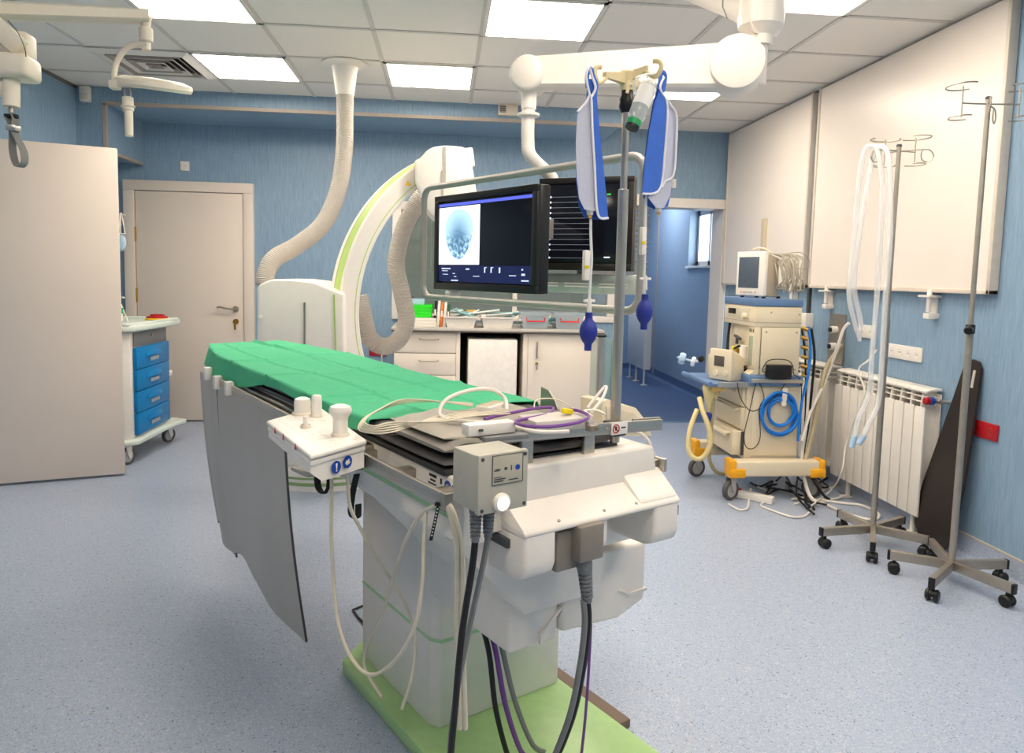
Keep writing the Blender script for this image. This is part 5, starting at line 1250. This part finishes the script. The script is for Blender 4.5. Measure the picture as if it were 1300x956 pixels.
# ================================================================== drip stands on the right
def drip_stand(hub_px, ends_px, top, lab, hooks, lock_px=None):
    hub = atZ(*hub_px, .085)
    o = thing('drip_stand', lab, 'drip stand', (hub.x, hub.y, 0), 0, 'wheeled drip stands')
    pole = part('pole', MB().cyl((hub.x, hub.y, .06), (hub.x, hub.y, 1.16), .0145, bev=.001).cyl((hub.x, hub.y, 1.15), (hub.x, hub.y, top), .0105), M_steel2, o)
    part('cap', MB().cyl((hub.x, hub.y, top-.002), (hub.x, hub.y, top+.012), .0125, bev=.003), M_dgrey, o)
    for e in ends_px:
        q = atZ(*e, .085); d = Vector((q.x-hub.x, q.y-hub.y, 0)); L = max(.24, min(.30, d.length)); d.normalize(); tip = Vector((hub.x, hub.y, .085))+d*L
        lg = part('leg', MB().bar((hub.x, hub.y, .085), tip, .024, .042, .002), M_steel2, o)
        part('end_cap', MB().bar(tip-d*.004, tip+d*.008, .0255, .0435, .002), M_black, lg)
        w0 = tip-d*.022; sd_ = d.cross(Vector((0, 0, 1)))
        cs = part('caster', MB().cyl(w0+Vector((0, 0, -.02)), w0+Vector((0, 0, -.038)), .008).lathe([(0, -.010), (.020, -.010), (.026, -.004), (.026, .004), (.020, .010), (0, .010)], (w0.x+sd_.x*.016, w0.y+sd_.y*.016, .0265), sd_, 20).lathe([(0, -.010), (.020, -.010), (.026, -.004), (.026, .004), (.020, .010), (0, .010)], (w0.x-sd_.x*.016, w0.y-sd_.y*.016, .0265), sd_, 20), M_black, lg)
        part('caster_hood', MB().sph((w0.x, w0.y, .033), .024, (1.05, 1.05, .7), 14), M_black, lg)
    if lock_px:
        part('height_lock', MB().cyl((hub.x, hub.y, 1.13), (hub.x, hub.y, 1.17), .019, bev=.003), M_black, o)
        part('lock_knob', MB().cyl((hub.x-.01, hub.y-.01, 1.15), (hub.x-.045, hub.y-.045, 1.145), .017, bev=.004), M_black, o)
    zt = top-.02
    for (ang, L, kind) in hooks:
        d = Vector((math.cos(R(ang)), math.sin(R(ang)), 0)); s_ = d.cross(Vector((0, 0, 1))); c = Vector((hub.x, hub.y, zt)); b = MB(); L = L*1.15
        e = c+d*L
        b.cyl(c, e, .0035, n=8)
        if kind == 'post':      # upright with an open ring above and below
            b.cyl(e-Vector((0, 0, .06)), e+Vector((0, 0, .07)), .0032, n=8)
            for (zz3, s2) in ((.07, 1.35), (-.06, 1.0)):
                b.tube([e+Vector((0, 0, zz3))+s_*(.055*s2*math.cos(R(a)))+d*(.045*s2*(math.sin(R(a))+ .0)) -d*.045*s2*0 for a in range(-60, 215, 25)], .0032, n=6, sm=2)
        else:                   # drooping pigtail ring
            b.tube([e, e+d*.02-Vector((0, 0, .006)), e+d*.035-Vector((0, 0, .035)), e+d*.015-Vector((0, 0, .06)), e-d*.012-Vector((0, 0, .05)), e-d*.018-Vector((0, 0, .02)), e-d*.01+Vector((0, 0, .004))], .0032, n=6, sm=5)
        part('hook', b, M_steel2, o)
    return o, hub
_, hubL = drip_stand((1108, 671), ((1043, 675), (1108, 694), (1180, 686), (1146, 660), (1066, 652)), 2.01, 'wheeled drip stand with clear tubing over it in front of the radiator', ((10, .085, 'post'), (185, .10, 'ring'), (-35, .10, 'ring'), (100, .08, 'post')))
_, hubR = drip_stand((1208, 717), ((1129, 704), (1183, 740), (1287, 748), (1277, 716), (1182, 688)), 2.13, 'nearest wheeled drip stand at the right edge, before the leaning board', ((178, .10, 'post'), (-10, .11, 'post'), (235, .12, 'ring'), (40, .10, 'ring')), True)
# clear breathing tubes draped over the left stand
M_ctube = clear_mat('clear_tubing', (246, 246, 246), .42, .2)
def Lp(x, y, dy=0.): return atY(x, y, hubL.y+dy)
tb = thing('breathing_tube', 'clear corrugated breathing tubes draped over the drip stand before the radiator', 'tubing', Lp(1085, 572))
part('tube', MB().tube([Lp(1085, 555, -.05), Lp(1090, 530, -.05), Lp(1103, 500, -.05), Lp(1107, 450, -.05), Lp(1113, 380, -.05), Lp(1118, 300, -.05), Lp(1120, 240, -.05), Lp(1115, 195, -.04), Lp(1108, 186, -.02), Lp(1098, 192, .0), Lp(1089, 240, .02), Lp(1085, 300, .02), Lp(1078, 370, .02), Lp(1085, 410, .02), Lp(1089, 422, .02)], .0125, n=12), M_ctube, tb)
part('tube', MB().tube([Lp(1095, 556, -.08), Lp(1104, 535, -.08), Lp(1115, 510, -.08), Lp(1120, 450, -.08), Lp(1124, 380, -.08), Lp(1130, 300, -.08), Lp(1130, 230, -.07), Lp(1127, 195, -.06), Lp(1118, 186, -.02), Lp(1109, 196, -.0), Lp(1100, 240, .0), Lp(1091, 300, .0), Lp(1084, 360, .0), Lp(1092, 405, .0), Lp(1093, 420, .0)], .0125, n=12), M_ctube, tb)
part('connector', MB().cyl(Lp(1081, 568, -.05), Lp(1085, 553, -.05), .014), M_filter, tb); part('connector', MB().cyl(Lp(1090, 564, -.08), Lp(1097, 553, -.08), .014), M_filter, tb)
part('y_piece', MB().cyl(Lp(1090, 416, .01), Lp(1091, 433, .01), .016, .010), M_ctube, tb)
# dark leaning board
lbp = Vector((2.50, 3.4, 0)); lbn = Vector((1, .0, -.085)).normalized()
px_ = [(1224, 463), (1228, 458), (1235, 456), (1242, 459), (1245, 468), (1240, 505), (1232, 560), (1222, 620), (1212, 668), (1204, 690), (1197, 698), (1180, 694), (1167, 682), (1161, 664), (1162, 645), (1172, 610), (1190, 560), (1208, 510)]
P3 = [onplane(x, y, lbp, lbn) for x, y in px_]
mz = min(p.z for p in P3); P3 = [p-Vector((0, 0, mz)) for p in P3]
lo = thing('transfer_board', 'dark brown tapered transfer board leaning on the right wall behind the nearest drip stand', 'board', (2.5, 3.4, 0))
part('board', MB().hull([P3, [p+lbn*.014 for p in P3]]), mat('dark_brown_laminate', (44, 36, 34), .4, var=.08, scale=8), lo, smooth=.3)
part('grip_slot', MB().tube([onplane(1238, 470, lbp, lbn)-lbn*.001-Vector((0, 0, mz)), onplane(1234, 492, lbp, lbn)-lbn*.001-Vector((0, 0, mz))], .007, sm=1), mat('pale_slot', (214, 206, 196), .5), lo)

# ================================================================== counter along the back wall
M_lam = mat('white_laminate', (234, 224, 212), .4, var=.012, scale=5)
M_wtop = mat('grey_worktop', (196, 192, 186), .35, var=.05, scale=60)
YC = 5.93
dc = thing('drawer_cabinet', 'pale drawer unit under the left end of the counter', 'cabinet', (-.14, 6.2, 0))
part('carcass', MB().bx(-.40, .125, YC+.02, 6.52, 0.08, .868, .002), M_lam, dc); part('plinth', MB().bx(-.40, .125, YC+.06, 6.5, 0, .08), M_dgrey, dc)
for za, zb in ((.695, .864), (.515, .688), (.30, .508), (.09, .293)):
    d_ = part('drawer', MB().bx(-.395, .105, YC, YC+.02, za, zb, .002), M_lam, dc)
    zc_ = zb-.06; part('handle', MB().tube([(-.19, YC, zc_+.005), (-.18, YC-.024, zc_), (-.05, YC-.024, zc_), (-.04, YC, zc_+.005)], .005, sm=2), M_steel2, d_)
part('side', MB().bx(.107, .14, YC-.002, 6.52, 0, .868, .002), M_lam, dc)
fr_ = thing('fridge', 'small white fridge in the dark gap under the counter', 'fridge', (.405, 6.2, 0))
part('body', MB().bx(.205, .61, YC+.03, 6.45, .02, .815, .008), M_white, fr_); part('door', MB().bx(.205, .61, YC-.02, YC+.028, .05, .812, .010), mat('fridge_white', (244, 240, 234), .3), fr_)
part('gasket', MB().bx(.207, .608, YC+.024, YC+.034, .052, .81), M_dgrey, fr_)
for x in (.24, .575): part('foot', MB().cyl((x, 6.0, 0), (x, 6.0, .022), .02), M_black, fr_)
struct('wall_counter_gap_shade', MB().bx(.14, .66, 6.46, 6.53, 0, .868), mat('gap_shade_dark', (40, 38, 38), .7))  # near-black panel: shade of the gap around the fridge put into its colour
cu_ = thing('cupboard', 'pale locked cupboard under the right end of the counter', 'cabinet', (1.0, 6.2, 0))
part('carcass', MB().bx(.66, 1.315, YC+.02, 6.52, .08, .868, .002), M_lam, cu_); part('plinth', MB().bx(.66, 1.315, YC+.06, 6.5, 0, .08), M_dgrey, cu_)
d_ = part('door', MB().bx(.70, 1.31, YC, YC+.02, .09, .864, .002), M_lam, cu_)
part('handle', MB().bx(.765, .78, YC-.022, YC-.012, .66, .80, .003).bx(.768, .777, YC-.014, YC, .665, .68).bx(.768, .777, YC-.014, YC, .78, .795), M_steel2, d_)
part('lock', MB().cyl((.775, YC, .615), (.775, YC-.012, .615), .012), M_brass, d_); part('key', MB().box((.775, YC-.02, .59), (.012, .004, .05), None, .003), M_steel2, d_)
part('frame_strip', MB().bx(.66, .698, YC, YC+.02, .09, .864, .002), M_lam, cu_)
wt = thing('worktop', 'long grey worktop along the back wall under the monitors', 'worktop', (.45, 6.2, .87))
part('slab', MB().bx(-.42, 1.335, YC-.035, 6.53, .880, .902, .003), M_wtop, wt); part('edge', MB().bx(-.42, 1.335, YC-.036, 6.53, .869, .880), mat('dark_edge', (96, 88, 82), .5), wt)
ZW = .902
# papers, folders, bins
M_neon = mat('neon_green_card', (40, 226, 40), .6)
for k in range(4):
    o = part('folder', MB().bx(-.34+.004*k, -.10+.003*k, 6.02, 6.32, ZW+.075+.026*k, ZW+.1+.026*k, .002).bx(-.345+.004*k, -.339+.004*k, 6.02, 6.32, ZW+.075+.026*k, ZW+.1+.026*k), M_neon)
    tag(o, ['lowest', 'second from the bottom', 'third from the bottom', 'topmost'][k]+' green folder of the stack on the worktop', 'folder', 'green folders on the worktop')
for k in range(3):
    o = part('paper_stack', MB().bx(-.36, -.06, 5.98, 6.32, ZW+.001+.0245*k, ZW+.024+.0245*k, .002), M_offwhite); tag(o, ['lowest', 'middle', 'uppermost'][k]+' white paper ream under the green folders', 'paper', 'white reams on the worktop')
o = thing('small_box', 'pale blue box on top of the green folders', 'box', (-.24, 6.17, ZW+.18)); part('box', MB().bx(-.33, -.16, 6.06, 6.30, ZW+.179, ZW+.225, .003), M_filter, o); part('clip', MB().box((-.28, 6.10, ZW+.232), (.06, .03, .012), (0, -.4, .3), .003), M_black, o)
bcols = [((28, 28, 30), .22, 'black'), ((238, 234, 226), .21, 'white'), ((232, 120, 40), .20, 'orange'), ((240, 238, 230), .20, 'cream'), ((40, 90, 70), .19, 'dark green')]
for k, (cc_, h_, nm) in enumerate(bcols):
    x = -.085+.027*k
    o = thing('binder', nm+' upright booklet between the folders and the first bin', 'booklet', (x, 6.10, ZW), 0, 'booklets on the worktop')
    part('cover', MB().prism([(x, ZW+.001), (x+.022, ZW+.001), (x+.022+.012, ZW+h_), (x+.012, ZW+h_)], 6.0, 6.22, 'y', .002), mat('booklet_'+nm, cc_, .5), o)
    part('spine_label', MB().box((x+.016, 5.999, ZW+h_*.55), (.014, .002, .05)), M_offwhite, o)
M_pack = clear_mat('sterile_pack', (150, 205, 208), .8, .3)
M_packw = mat('white_pack', (236, 240, 238), .4)
def bin_(x0, x1, y0, lab, m, h=.085, red=False, seed=0):
    o = thing('bin', lab, 'bin', ((x0+x1)/2, y0+.15, ZW), 0, 'plastic bins on the worktop'); y1 = y0+.30
    b = MB(); r = lambda a, z: [(x0+a, y0+a, z), (x1-a, y0+a, z), (x1-a, y1-a, z), (x0+a, y1-a, z)]
    b.hull([r(.022, ZW+.001), r(.0, ZW+h), r(-.008, ZW+h), r(-.008, ZW+h-.012), r(-.005, ZW+h-.012)], cap=False); b.hull([r(.024, ZW+.004), r(.005, ZW+h)], cap=False); b.bx(x0+.022, x1-.022, y0+.022, y1-.022, ZW+.001, ZW+.006)
    part('tub', b, m, o, smooth=.3)
    if red:
        part('handle', MB().tube([((x0+x1)/2-.075, y0-.01, ZW+h*.72), ((x0+x1)/2-.075, y0-.014, ZW+h*.5), ((x0+x1)/2+.075, y0-.014, ZW+h*.5), ((x0+x1)/2+.075, y0-.01, ZW+h*.72)], .006, sm=1), mat('bright_red', (232, 30, 40), .4), o)
        part('lid', MB().bx(x0-.01, x1+.01, y0-.01, y1+.01, ZW+h, ZW+h+.008, .002), m, o)
    rnd = random.Random(seed)
    for k in range(5):
        cx_ = x0+(x1-x0)*(.15+.7*rnd.random()); cy_ = y0+.08+.14*rnd.random(); zz4 = ZW+h*(.35 if red else .85)+.012*k
        p = part('sterile_pack', MB().box((cx_, cy_, zz4), ((x1-x0)*.8, .09, .012), (rnd.uniform(-.5, .1), rnd.uniform(-.4, .4) if not red else 0, rnd.uniform(-.4, .4)), .004), M_pack if k % 2 else M_packw)
        tag(p, 'blue-green and white sterile packs lying in the bins on the worktop', 'sterile pack', 'sterile packs in the bins')
bin_(.01, .27, 5.93, 'white bin heaped with sterile packs, first from the left', M_white, .095, False, 1)
bin_(.31, .58, 5.93, 'white bin heaped with sterile packs, second from the left', M_white, .095, False, 2)
bin_(.64, .88, 5.95, 'clear lidded bin with a red handle, left of the two', clear_mat('clear_bin', (200, 215, 225), .4, .15), .13, True, 3)
bin_(.92, 1.17, 5.95, 'clear lidded bin with a red handle, at the right end of the worktop', bpy.data.materials['clear_bin'], .13, True, 4)
o = part('tape_box', MB().bx(.20, .28, 6.28, 6.38, ZW+.001, ZW+.13, .003), mat('ochre_box', (226, 176, 60), .6)); tag(o, 'small ochre box behind the two white bins', 'box')
# louvred blind beside the window, right of the monitors
bl = thing('louvre_blind', 'grey louvred blind with a white top box on the wall right of the monitors', 'blind', (1.46, 6.5, 1.36))
part('top_box', MB().bx(1.30, 1.835, 6.42, 6.53, 1.99, 2.09, .006), M_white, bl)
for k in range(13): part('slat', MB().box((1.57, 6.46, 1.40+.046*k), (.53, .038, .003), (.7, 0, 0)), M_grey, bl)
part('bottom_bar', MB().bx(1.30, 1.835, 6.44, 6.48, 1.362, 1.382, .003), M_grey, bl)
# glass shield standing behind the table
gs = thing('lead_glass_shield', 'upright steel post with a narrow glass pane standing behind the table foot', 'shield', (.86, 3.4, 0))
gp = atY(764, 428, 3.4)
part('post', MB().cyl((gp.x, 3.4, .03), (gp.x, 3.4, gp.z), .019), M_alu, gs); part('cap', MB().cyl((gp.x, 3.4, gp.z), (gp.x, 3.4, gp.z+.012), .024, bev=.003), M_black, gs)
part('pane', MB().bx(gp.x-.045, gp.x+.055, 3.425, 3.437, .12, gp.z-.01, .002), clear_mat('thick_glass', (170, 205, 190), .3, .03), gs)
part('foot', MB().bx(gp.x-.03, gp.x+.03, 3.15, 3.65, 0, .035, .006), M_steel2, gs)
# ================================================================== leads and small things on and under the table
def tcable(pts, r, m, lab, grp=None, n=8, sm=8, name='cable'):
    return cable(pts, r, m, lab, grp, n, sm, name, FT)
Tm = lambda x, y, t: onT(x, y, t)
tcable([Tm(421, 600, .60), Tm(421, 640, .60), Tm(421, 690, .61), Tm(425, 760, .62), Tm(433, 805, .62), Tm(448, 838, .63), Tm(468, 856, .64), Tm(490, 849, .65), Tm(512, 825, .66), Tm(528, 790, .67), Tm(536, 740, .68), Tm(538, 690, .69), Tm(541, 648, .70)], .0042, M_creamc, 'cream cable hanging in a long loop from the console to the rail end', 'cream cables by the pedestal')
tcable([Tm(441, 598, .62), Tm(442, 620, .62), Tm(445, 645, .63), Tm(458, 672, .66), Tm(480, 712, .74), Tm(508, 755, .82), Tm(523, 790, .84), Tm(527, 825, .84), Tm(522, 862, .82), Tm(510, 900, .80)], .0042, M_creamc, 'cream cable slanting from the console across the pedestal side', 'cream cables by the pedestal')
tcable([Tm(556, 640, .70), Tm(535, 653, .70), Tm(515, 686, .72), Tm(499, 732, .75), Tm(485, 780, .78), Tm(467, 818, .80), Tm(462, 842, .80), Tm(470, 862, .80), Tm(485, 885, .80)], .0042, M_creamc, 'cream cable sweeping from the rail end down to the green base', 'cream cables by the pedestal')
tcable([Tm(565, 638, .70), Tm(572, 655, .70), Tm(579, 690, .70), Tm(580, 740, .71), Tm(579, 800, .72), Tm(582, 860, .74), Tm(584, 925, .76)], .0055, M_creamc, 'left one of two cream cables hanging straight down beside the switch box', 'cream cables by the pedestal')
tcable([Tm(566, 636, .705), Tm(576, 652, .705), Tm(585, 690, .71), Tm(588, 740, .72), Tm(588, 800, .73), Tm(589, 860, .75), Tm(591, 925, .77)], .0055, M_creamc, 'right one of two cream cables hanging straight down beside the switch box', 'cream cables by the pedestal')
tcable([Vector((.70, 1.085, .852)), Vector((.698, 1.09, .80)), Vector((.69, 1.11, .66)), Vector((.69, 1.13, .50)), Vector((.70, 1.16, .36)), Vector((.73, 1.20, .15)), Vector((.80, 1.24, .02))], .0065, M_blkc, 'black cable dropping from the switch box to the floor')
tcable([Vector((.728, 1.085, .854)), Vector((.722, 1.09, .80)), Vector((.712, 1.12, .66)), Vector((.702, 1.15, .50)), Vector((.71, 1.18, .36)), Vector((.745, 1.22, .15)), Vector((.82, 1.26, .02))], .0055, M_grey, 'grey cable dropping from the switch box to the floor')
o = thing('cable_tie', 'black perforated cable tie hanging from the rail end', 'cable tie', TW(.70, 1.2, .82), AT)
ca_, cb_ = Tm(557, 640, .695), Tm(547, 686, .695)
part('strap', MB().bar(ca_, cb_, .0075, .003, .001), M_rubber, o, FT)
part('holes', MB().cyl(ca_, ca_+Vector((.0, 0, .002)), .001), M_rubber, o, FT) if False else None
for k in range(9):
    p = ca_.lerp(cb_, .12+.09*k); part('hole', MB().box(p+Vector((-.0022, -.0022, 0)), (.002, .0035, .003)), M_offwhite, o, FT)
part('head', MB().box(ca_, (.014, .012, .008), None, .002), M_rubber, o, FT)
o = thing('power_connector', 'grey heavy multipin connector plugged into the recess of the table end cover', 'connector', TW(1.02, 1.2, .70), AT)
part('plug_body', MB().bx(.960, 1.022, 1.165, 1.31, .700, .79, .006), mat('connector_grey', (138, 130, 120), .5), o, FT)
part('plug_hood', MB().bx(1.000, 1.070, 1.135, 1.20, .722, .803, .006), bpy.data.materials['connector_grey'], o, FT)
part('latch', MB().bx(.954, .962, 1.18, 1.24, .715, .775, .002), bpy.data.materials['connector_grey'], o, FT)
part('collar', MB().cyl((1.034, 1.165, .724), (1.037, 1.162, .700), .019, bev=.003), M_grey, o, FT)
gland((1.037, 1.162, .704), .085, M_boot, 'strain_relief', o, .015, FT, (.10, -.06, -1))
for dx, m, n in ((0, M_blkc, 'black'), (-.012, M_grey, 'grey')):
    tcable([Vector((1.045+dx, 1.157, .625)), Vector((1.052+dx, 1.158, .57)), Vector((1.062+dx, 1.18, .46)), Vector((1.06+dx, 1.21, .32)), Vector((1.045+dx, 1.26, .17)), Vector((1.02+dx, 1.30, .05)), Vector((.98+dx, 1.34, .012))], .007, m, n+' cable hanging from the multipin connector to the floor')
o = part('cable_sleeve', MB().cyl(Vector((1.052, 1.262, .16)), Vector((1.044, 1.275, .13)), .0165), M_alu, None, FT); tag(o, 'silver sleeve clipped around the cables below the table end', 'sleeve')
tcable([Vector((1.225, 1.34, .46)), Vector((1.224, 1.34, .36)), Vector((1.222, 1.345, .2)), Vector((1.22, 1.36, .02))], .004, M_purple, 'thin purple cable hanging under the right half of the lower box')
for k, (m, n) in enumerate(((M_blkc, 'black'), (M_purple, 'purple'), (M_grey, 'grey'))):
    tcable([Vector((.985+.02*k, 1.50, .46)), Vector((.99+.02*k, 1.46, .38)), Vector((1.0+.03*k, 1.44, .24)), Vector((1.04+.04*k, 1.44, .10)), Vector((1.08+.05*k, 1.46, .04))], .007, m, n+' cable leaving the lower box towards the floor plate')
cable([atZ(463, 768, .006), atZ(448, 774, .006), atZ(455, 784, .006), atZ(464, 793, .006)], .004, M_blkc, 'short black wire kinked on the floor left of the pedestal', sm=1)

# leads lying on the covers
ZT = 1.004
rnd = random.Random(21)
for k in range(5):
    a = k*.9; h = ZT+.002+.004*k
    pts = [onZ(640+2*k, 517+2*k, h+.004), onZ(600, 522+1.5*k, h), onZ(560, 527+2*k, h), onZ(500, 548-3*k, h-.004), onZ(466+2*k, 549-2*k, h-.01), onZ(455+2*k, 542-2*k, h-.008), onZ(470+3*k, 526-1.6*k, h), onZ(512, 512-1.2*k, h), onZ(560, 510, h), onZ(600, 512+k, h+.003)]
    tcable(pts, .0019, M_creamc, 'cream electrode leads looped over the covers at the table foot', 'cream electrode leads', n=6)
o = tcable([onZ(643, 521, 1.015), onS(641, 506, 1.46), onS(625, 495, 1.46), onS(600, 495, 1.45), onS(572, 504, 1.44), onS(559, 518, 1.43), onZ(562, 530, 1.012), onZ(590, 535, 1.012), onZ(635, 538, 1.015), onZ(680, 548, 1.012), onZ(722, 548, 1.01)], .0048, M_whtc, 'thick white cable arching over the green sheet edge')
o = thing('lead_connector', 'white ribbed lead connector block among the cream leads', 'connector', FT @ onZ(622, 520, ZT), AT)
c = onZ(623, 517, ZT+.012)
part('block', MB().box(c, (.085, .04, .016), (0, 0, .5), .003), M_offwhite, o, FT)
for k in range(7): part('socket', MB().box(c+Vector((-.033+.011*k, .0165*-.0+(-.018+.006*k)*.9, .009)), (.004, .03, .003), (0, 0, .5)), M_creamc, o, FT)
o = thing('switch_bar', 'white bar-shaped box lying at the foot of the table behind the switch box', 'control box', FT @ onZ(618, 546, 1.0), AT)
ba, bb = onZ(590, 546, 1.022), onZ(650, 540, 1.022)
part('body', MB().bar(ba, bb, .032, .024, .003), M_offwhite, o, FT)
q = ba.lerp(bb, .22); part('toggle', MB().cyl(q+Vector((0, -.016, 0)), q+Vector((.0, -.026, .002)), .003), M_dgrey, o, FT)
part('support', MB().bar(onZ(612, 557, 1.004), onZ(668, 552, 1.004), .03, .010, .002), M_grey, o, FT)
tcable([onZ(615, 532, 1.018), onZ(650, 524, 1.02), onZ(684, 518, 1.02), onZ(702, 518, 1.02), onZ(694, 526, 1.024), onZ(666, 532, 1.026), onZ(654, 536, 1.03), onZ(670, 541, 1.034), onZ(705, 541, 1.034), onZ(738, 535, 1.034), onZ(747, 528, 1.034), onZ(736, 522, 1.034), onZ(724, 520, 1.034)], .0038, M_purple, 'purple cable coiled over the grey module at the table foot')
o = thing('module_box', 'flat pale grey module box under the purple cable', 'medical device', FT @ onZ(705, 542, 1.0), AT)
mc = onZ(705, 535, 1.014)
part('case', MB().box(mc, (.15, .085, .026), (0, 0, -.12), .006), mat('pale_module', (206, 198, 192), .45), o, FT)
for k in (-.05, .05): part('screw', MB().cyl(mc+Vector((k, -.044-.006*k/.05, 0)), mc+Vector((k, -.047-.006*k/.05, 0)), .004), M_steel2, o, FT)
yc = onZ(720, 522, 1.036)
o = part('yellow_plug', MB().box(yc, (.03, .014, .012), (0, .2, .2), .003), mat('plug_yellow', (244, 222, 20), .45), None, FT); tag(o, 'small yellow plug at the end of the purple cable', 'plug')
tcable([onS(678, 520, 1.45), onS(681, 508, 1.5), onS(700, 506, 1.5), onS(716, 511, 1.47), onS(730, 521, 1.44), onZ(738, 532, 1.03)], .0018, M_creamc, 'thin cream wire arching over the grey module', n=6)
o = thing('rail_clamp', 'grey steel clamp plate on the far side rail of the table', 'clamp', FT @ onT(698, 516, 1.27), AT)
p0 = onT(689, 519, 1.27); part('plate', MB().prism([(p0.y-.075, .94), (p0.y+.005, .94), (p0.y+.005, 1.02), (p0.y-.03, 1.015), (p0.y-.06, .99), (p0.y-.075, .965)], 1.265, 1.272, 'x', .001), M_steel2, o, FT)
part('jaw', MB().bx(1.255, 1.30, p0.y-.05, p0.y-.02, .87, .945, .003), M_steel2, o, FT)
o = thing('steel_block', 'small steel clamp block behind the foot rail of the table', 'clamp', FT @ onZ(752, 544, 1.0), AT)
c = onZ(752, 543, 1.008); part('block', MB().box(c, (.024, .02, .014), None, .002), M_steel2, o, FT); part('screw', MB().cyl(c+Vector((0, -.01, 0)), c+Vector((0, -.014, 0)), .003), M_brass, o, FT)
tcable([onZ(752, 528, 1.02), onZ(742, 522, 1.02), onZ(757, 521, 1.02), onZ(768, 526, 1.015)], .003, M_whtc, 'short white cable end beside the module box')
tcable([onS(746, 518, 1.45), onS(755, 506, 1.45), onS(768, 491, 1.45), onS(769, 496, 1.44), onS(762, 510, 1.43), onS(750, 524, 1.42)], .0042, M_whtc, 'white cable standing up in a narrow loop left of the drip pole')
tcable([onS(757, 545, 1.30), onS(770, 538, 1.30), onS(790, 536, 1.30), onS(806, 546, 1.30), onS(821, 556, 1.24), onS(828, 572, 1.24), onS(832, 585, 1.24)], .004, M_whtc, 'white cable running behind the drip pole and over the right table edge')
# cream angled trough beyond the table
s0 = 1.62
o = thing('arm_trough', 'cream angular tray fixed to the far side of the table behind the drip pole', 'tray', FT @ onS(800, 545, s0), AT)
pts = [onS(x, y, s0) for x, y in ((764, 509), (772, 507), (808, 518), (822, 536), (829, 554), (764, 554))]
b = MB(); b.prism([(p.x, p.z) for p in pts], s0, s0+.10, 'y', .004); part('shell', b, M_machine, o, FT)
pts = [onS(x, y, s0-.001) for x, y in ((769, 516), (804, 524), (816, 538), (819, 549), (769, 549))]
b = MB(); b.prism([(p.x, p.z) for p in pts], s0-.004, s0+.002, 'y', .001); part('inner_panel', b, mat('trough_beige', (214, 202, 176), .5), o, FT)
part('bracket', MB().bx(1.28, 1.32, s0+.01, s0+.06, .87, .96, .003), M_steel2, o, FT)
